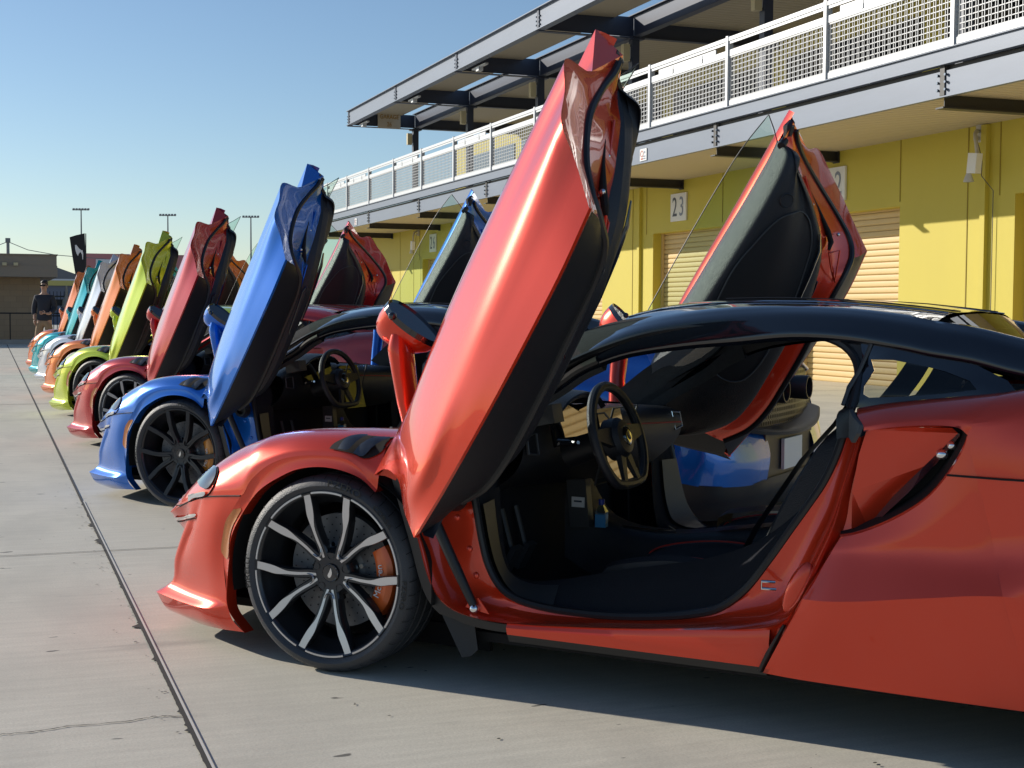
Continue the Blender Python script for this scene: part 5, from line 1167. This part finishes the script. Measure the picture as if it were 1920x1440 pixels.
# =================================================================== the row of cars
ROW = [((1.72, 5.095), 'red_orange', 'near red-orange sports car with black roof and silver and black wheel, both doors raised', True, 'rim_face', 'caliper_a', 131.24),
 ((1.75, 9.13), 'blue', 'blue sports car with black roof and black wheels, second from the camera', True, 'rim_black', 'caliper_b', 131.2),
 ((1.80, 12.76), 'red', 'red sports car with red roof and grey wheels, between blue and lime cars', False, 'rim_grey', 'caliper_a', 131.2),
 ((1.79, 16.33), 'lime', 'lime yellow sports car with its doors raised, beyond the red-roofed car', False, 'rim_black', 'caliper_b', 131.2),
 ((1.82, 19.64), 'orange', 'orange sports car with doors raised, between the lime and the silver white car', False, 'rim_black', 'caliper_a', 131.2),
 ((1.84, 23.0), 'silver_white', 'silver white sports car with doors raised, the only pale one in the row', False, 'rim_black', 'caliper_a', 131.2),
 ((1.83, 25.8), 'teal', 'teal sports car with doors raised, next to last in the row', False, 'rim_black', 'caliper_a', 131.2),
 ((1.86, 28.95), 'coral', 'orange sports car farthest away in the row, in front of the feather banner', False, 'rim_black', 'caliper_a', 131.2)]
GRP = 'sports cars parked in a slanted row with doors up'
def all_desc(o):
    out = []
    for c in o.children: out.append(c); out += all_desc(c)
    return out
def recolour(root, k, black_roof, rim, cal):
    for o in all_desc(root):
        if not o.material_slots: continue
        for s in o.material_slots:
            base = s.material
            if base is None: continue
            tgt = None
            if base == PM[0]: tgt = PM[k]
            elif base == M['rim_face']: tgt = M[rim]
            elif base == M['caliper_a']: tgt = M[cal]
            elif o.name.split('.')[0] == 'roof' and not black_roof: tgt = PM[k]
            if tgt is not None and tgt != base:
                s.link = 'OBJECT'; s.material = tgt
cars = [CAR]
for k, (p, nm, lab, br_, rim_, cal_, rz) in enumerate(ROW):
    c = CAR if k == 0 else copy_tree(CAR)
    c.location = (p[0], p[1], 0); c.rotation_euler = (0, 0, R(rz)); c['label'] = lab; c['category'] = 'car'; c['group'] = GRP
    if k: cars.append(c)
for k, c in enumerate(cars):
    if k: recolour(c, k, ROW[k][3], ROW[k][4], ROW[k][5])

# =================================================================== bottles inside the two near cars
M['bottle_label'] = mat('bottle_label', (.10, .38, .62), .4); M['bottle_cap'] = mat('bottle_cap', (.02, .05, .35), .35); M['bottle_clear'] = glass('bottle_plastic', (.65, .8, .9))
def bottle(car_xy, rz, lab):
    T = Matrix.Translation((car_xy[0], car_xy[1], 0)) @ Matrix.Rotation(R(rz), 4, 'Z'); p = T @ V(-.600, .10, .418)
    t = thing('water_bottle', lab, 'bottle', p, R(rz+10), 'water bottles in the cars')
    MB().box((0, 0, .022), (.038, .036, .046)).build('bottle_label', 'bottle_label', t, smooth=False)
    MB().loft([[(-.019*s, -.018*s, z), (.019*s, -.018*s, z), (.019*s, .018*s, z), (-.019*s, .018*s, z), (-.019*s, -.018*s, z)] for s, z in ((1.02, 0), (1.04, .045), (.95, .055), (.45, .075), (.42, .08))], 2, 1).build('bottle', 'bottle_clear', t, ang=20)
    MB().lathe([(.078, 0), (.078, .011), (.097, .011), (.097, 0)], (0, 0, 0), 'Z', 16).build('cap', 'bottle_cap', t, ang=30)
bottle(ROW[0][0], 131.24, 'small blue-labelled water bottle standing on the console of the near red-orange car')
bottle(ROW[1][0], 131.2, 'small water bottle with a blue cap on the console of the blue car')

# =================================================================== the man at the end of the row
M['skin'] = mat('skin', (.42, .25, .17), .55); M['hair'] = mat('hair', (.02, .014, .010), .6); M['shirt'] = mat('dark_shirt', (.018, .022, .034), .8, noise=(40, .3)); M['khaki'] = mat('khaki_trousers', (.30, .205, .12), .85, noise=(30, .15)); M['shoe'] = mat('shoe', (.03, .025, .02), .5)
def skin_mesh(name, verts, edges, radii, mat_, parent, sub=2, root=0):
    me = bpy.data.meshes.new(name); me.from_pydata([tuple(v) for v in verts], edges, [])
    o = bpy.data.objects.new(name, me); COL.objects.link(o)
    bm = bmesh.new(); bm.from_mesh(me); lay = bm.verts.layers.skin.verify(); bm.verts.ensure_lookup_table()
    for v, r_ in zip(bm.verts, radii):
        v[lay].radius = r_ if isinstance(r_, tuple) else (r_, r_)
        v[lay].use_root = (v.index == root)
    bm.to_mesh(me); bm.free()
    o.modifiers.new('skin', 'SKIN'); s = o.modifiers.new('sub', 'SUBSURF'); s.levels = sub; s.render_levels = sub
    bpy.context.view_layer.update()
    e = o.evaluated_get(bpy.context.evaluated_depsgraph_get()); nm = bpy.data.meshes.new_from_object(e)
    for p in nm.polygons: p.use_smooth = True
    nm.materials.clear(); nm.materials.append(M[mat_]); o.modifiers.clear(); o.data = nm; o.parent = parent
    return o
pt = thing('person', 'man in sunglasses, dark shirt and khaki trousers standing beyond the car row', 'person', (1.27, 34.2, 0), R(-YAW*57.3+0))
# frame: +X viewer's right, -Y towards the camera
bvs = [(0, 0, .98), (0, 0, 1.10), (0, 0, 1.28), (0, .01, 1.44), (0, .0, 1.53), (0, -.01, 1.60), (0, -.015, 1.70), (0, -.01, 1.78),
       (-.17, .01, 1.43), (-.235, .04, 1.20), (-.22, -.02, .98), (-.20, -.06, .92),
       (.17, .01, 1.43), (.225, .03, 1.19), (.16, -.14, 1.06), (.09, -.18, 1.07),
       (-.09, 0, .92), (-.13, -.05, .52), (-.12, .02, .09), (-.13, -.10, .045), (.09, 0, .92), (.10, .0, .52), (.10, .03, .09), (.11, -.09, .045)]
be = [(0,1),(1,2),(2,3),(3,4),(4,5),(5,6),(6,7),(3,8),(8,9),(9,10),(10,11),(3,12),(12,13),(13,14),(14,15),(0,16),(16,17),(17,18),(18,19),(0,20),(20,21),(21,22),(22,23)]
br = [(.15,.10),(.135,.095),(.15,.10),(.14,.09),.055,.058,(.074,.088),(.06,.075),.06,.045,.036,.030,.06,.045,.036,.030,.085,.062,.045,.04,.085,.062,.045,.04]
skin_mesh('body', bvs, be, br, 'skin', pt)
skin_mesh('shirt', [(0,0,.86),(0,0,1.0),(0,0,1.15),(0,0,1.30),(0,.01,1.43),(0,.005,1.50),(-.175,.01,1.43),(-.245,.04,1.20),(-.24,0,1.02),(.175,.01,1.43),(.235,.03,1.19),(.175,-.12,1.07)],
    [(0,1),(1,2),(2,3),(3,4),(4,5),(4,6),(6,7),(7,8),(4,9),(9,10),(10,11)], [(.20,.14),(.185,.13),(.17,.12),(.175,.12),(.15,.10),(.07,.07),.082,.066,.058,.082,.066,.055], 'shirt', pt)
skin_mesh('trousers', [(0,0,1.0),(0,0,.92),(-.095,0,.86),(-.135,-.055,.52),(-.125,.02,.10),(.095,0,.86),(.105,0,.52),(.105,.03,.10)], [(0,1),(1,2),(2,3),(3,4),(1,5),(5,6),(6,7)], [(.15,.11),(.15,.11),.105,.085,.07,.105,.085,.07], 'khaki', pt)
MB().ell((0, .02, 1.765), (.080, .098, .072)).ell((0, .045, 1.70), (.078, .075, .085)).build('hair', 'hair', pt)
MB().box((-.034, -.098, 1.705), (.052, .02, .036)).box((.034, -.098, 1.705), (.052, .02, .036)).box((0, -.102, 1.712), (.03, .012, .01)).box((-.066, -.045, 1.712), (.008, .11, .010)).box((.066, -.045, 1.712), (.008, .11, .010)).build('sunglasses', 'hole', pt, smooth=False)
MB().ell((0, -.108, 1.672), (.014, .022, .026)).ell((-.078, .0, 1.685), (.012, .022, .032)).ell((.078, .0, 1.685), (.012, .022, .032)).build('nose_and_ears', 'skin', pt)
MB().ell((0, -.095, 1.632), (.026, .010, .006)).build('mouth', mat('lips', (.28, .10, .08), .5), pt)
def hand(base, dr, side, name='hand'):
    base, dr, side = Vector(base), Vector(dr).normalized(), Vector(side).normalized(); nn = dr.cross(side)
    vs = [base, base+dr*.045, base+dr*.085]; es = [(0, 1), (1, 2)]; rs_ = [.022, (.034, .016), (.036, .014)]
    for i, ln_ in enumerate((.065, .075, .07, .055)):
        o_ = base+dr*.085+side*(.033-.022*i); n0 = len(vs); vs += [o_, o_+dr*ln_*.55-nn*.012, o_+dr*ln_*.85-nn*.035]; es += [(2, n0), (n0, n0+1), (n0+1, n0+2)]; rs_ += [.010, .009, .008]
    n0 = len(vs); vs += [base+dr*.035+side*.045, base+dr*.075+side*.06]; es += [(1, n0), (n0, n0+1)]; rs_ += [.012, .009]
    return skin_mesh(name, vs, es, rs_, 'skin', pt, 1)
hand((-.20, -.06, .93), (0, -.1, -1), (0, -1, 0)); hand((.10, -.18, 1.07), (-1, -.2, .1), (0, 0, 1))
MB().ell((-.13, -.07, .045), (.05, .14, .045)).ell((.11, -.06, .045), (.05, .14, .045)).build('shoes', 'shoe', pt)
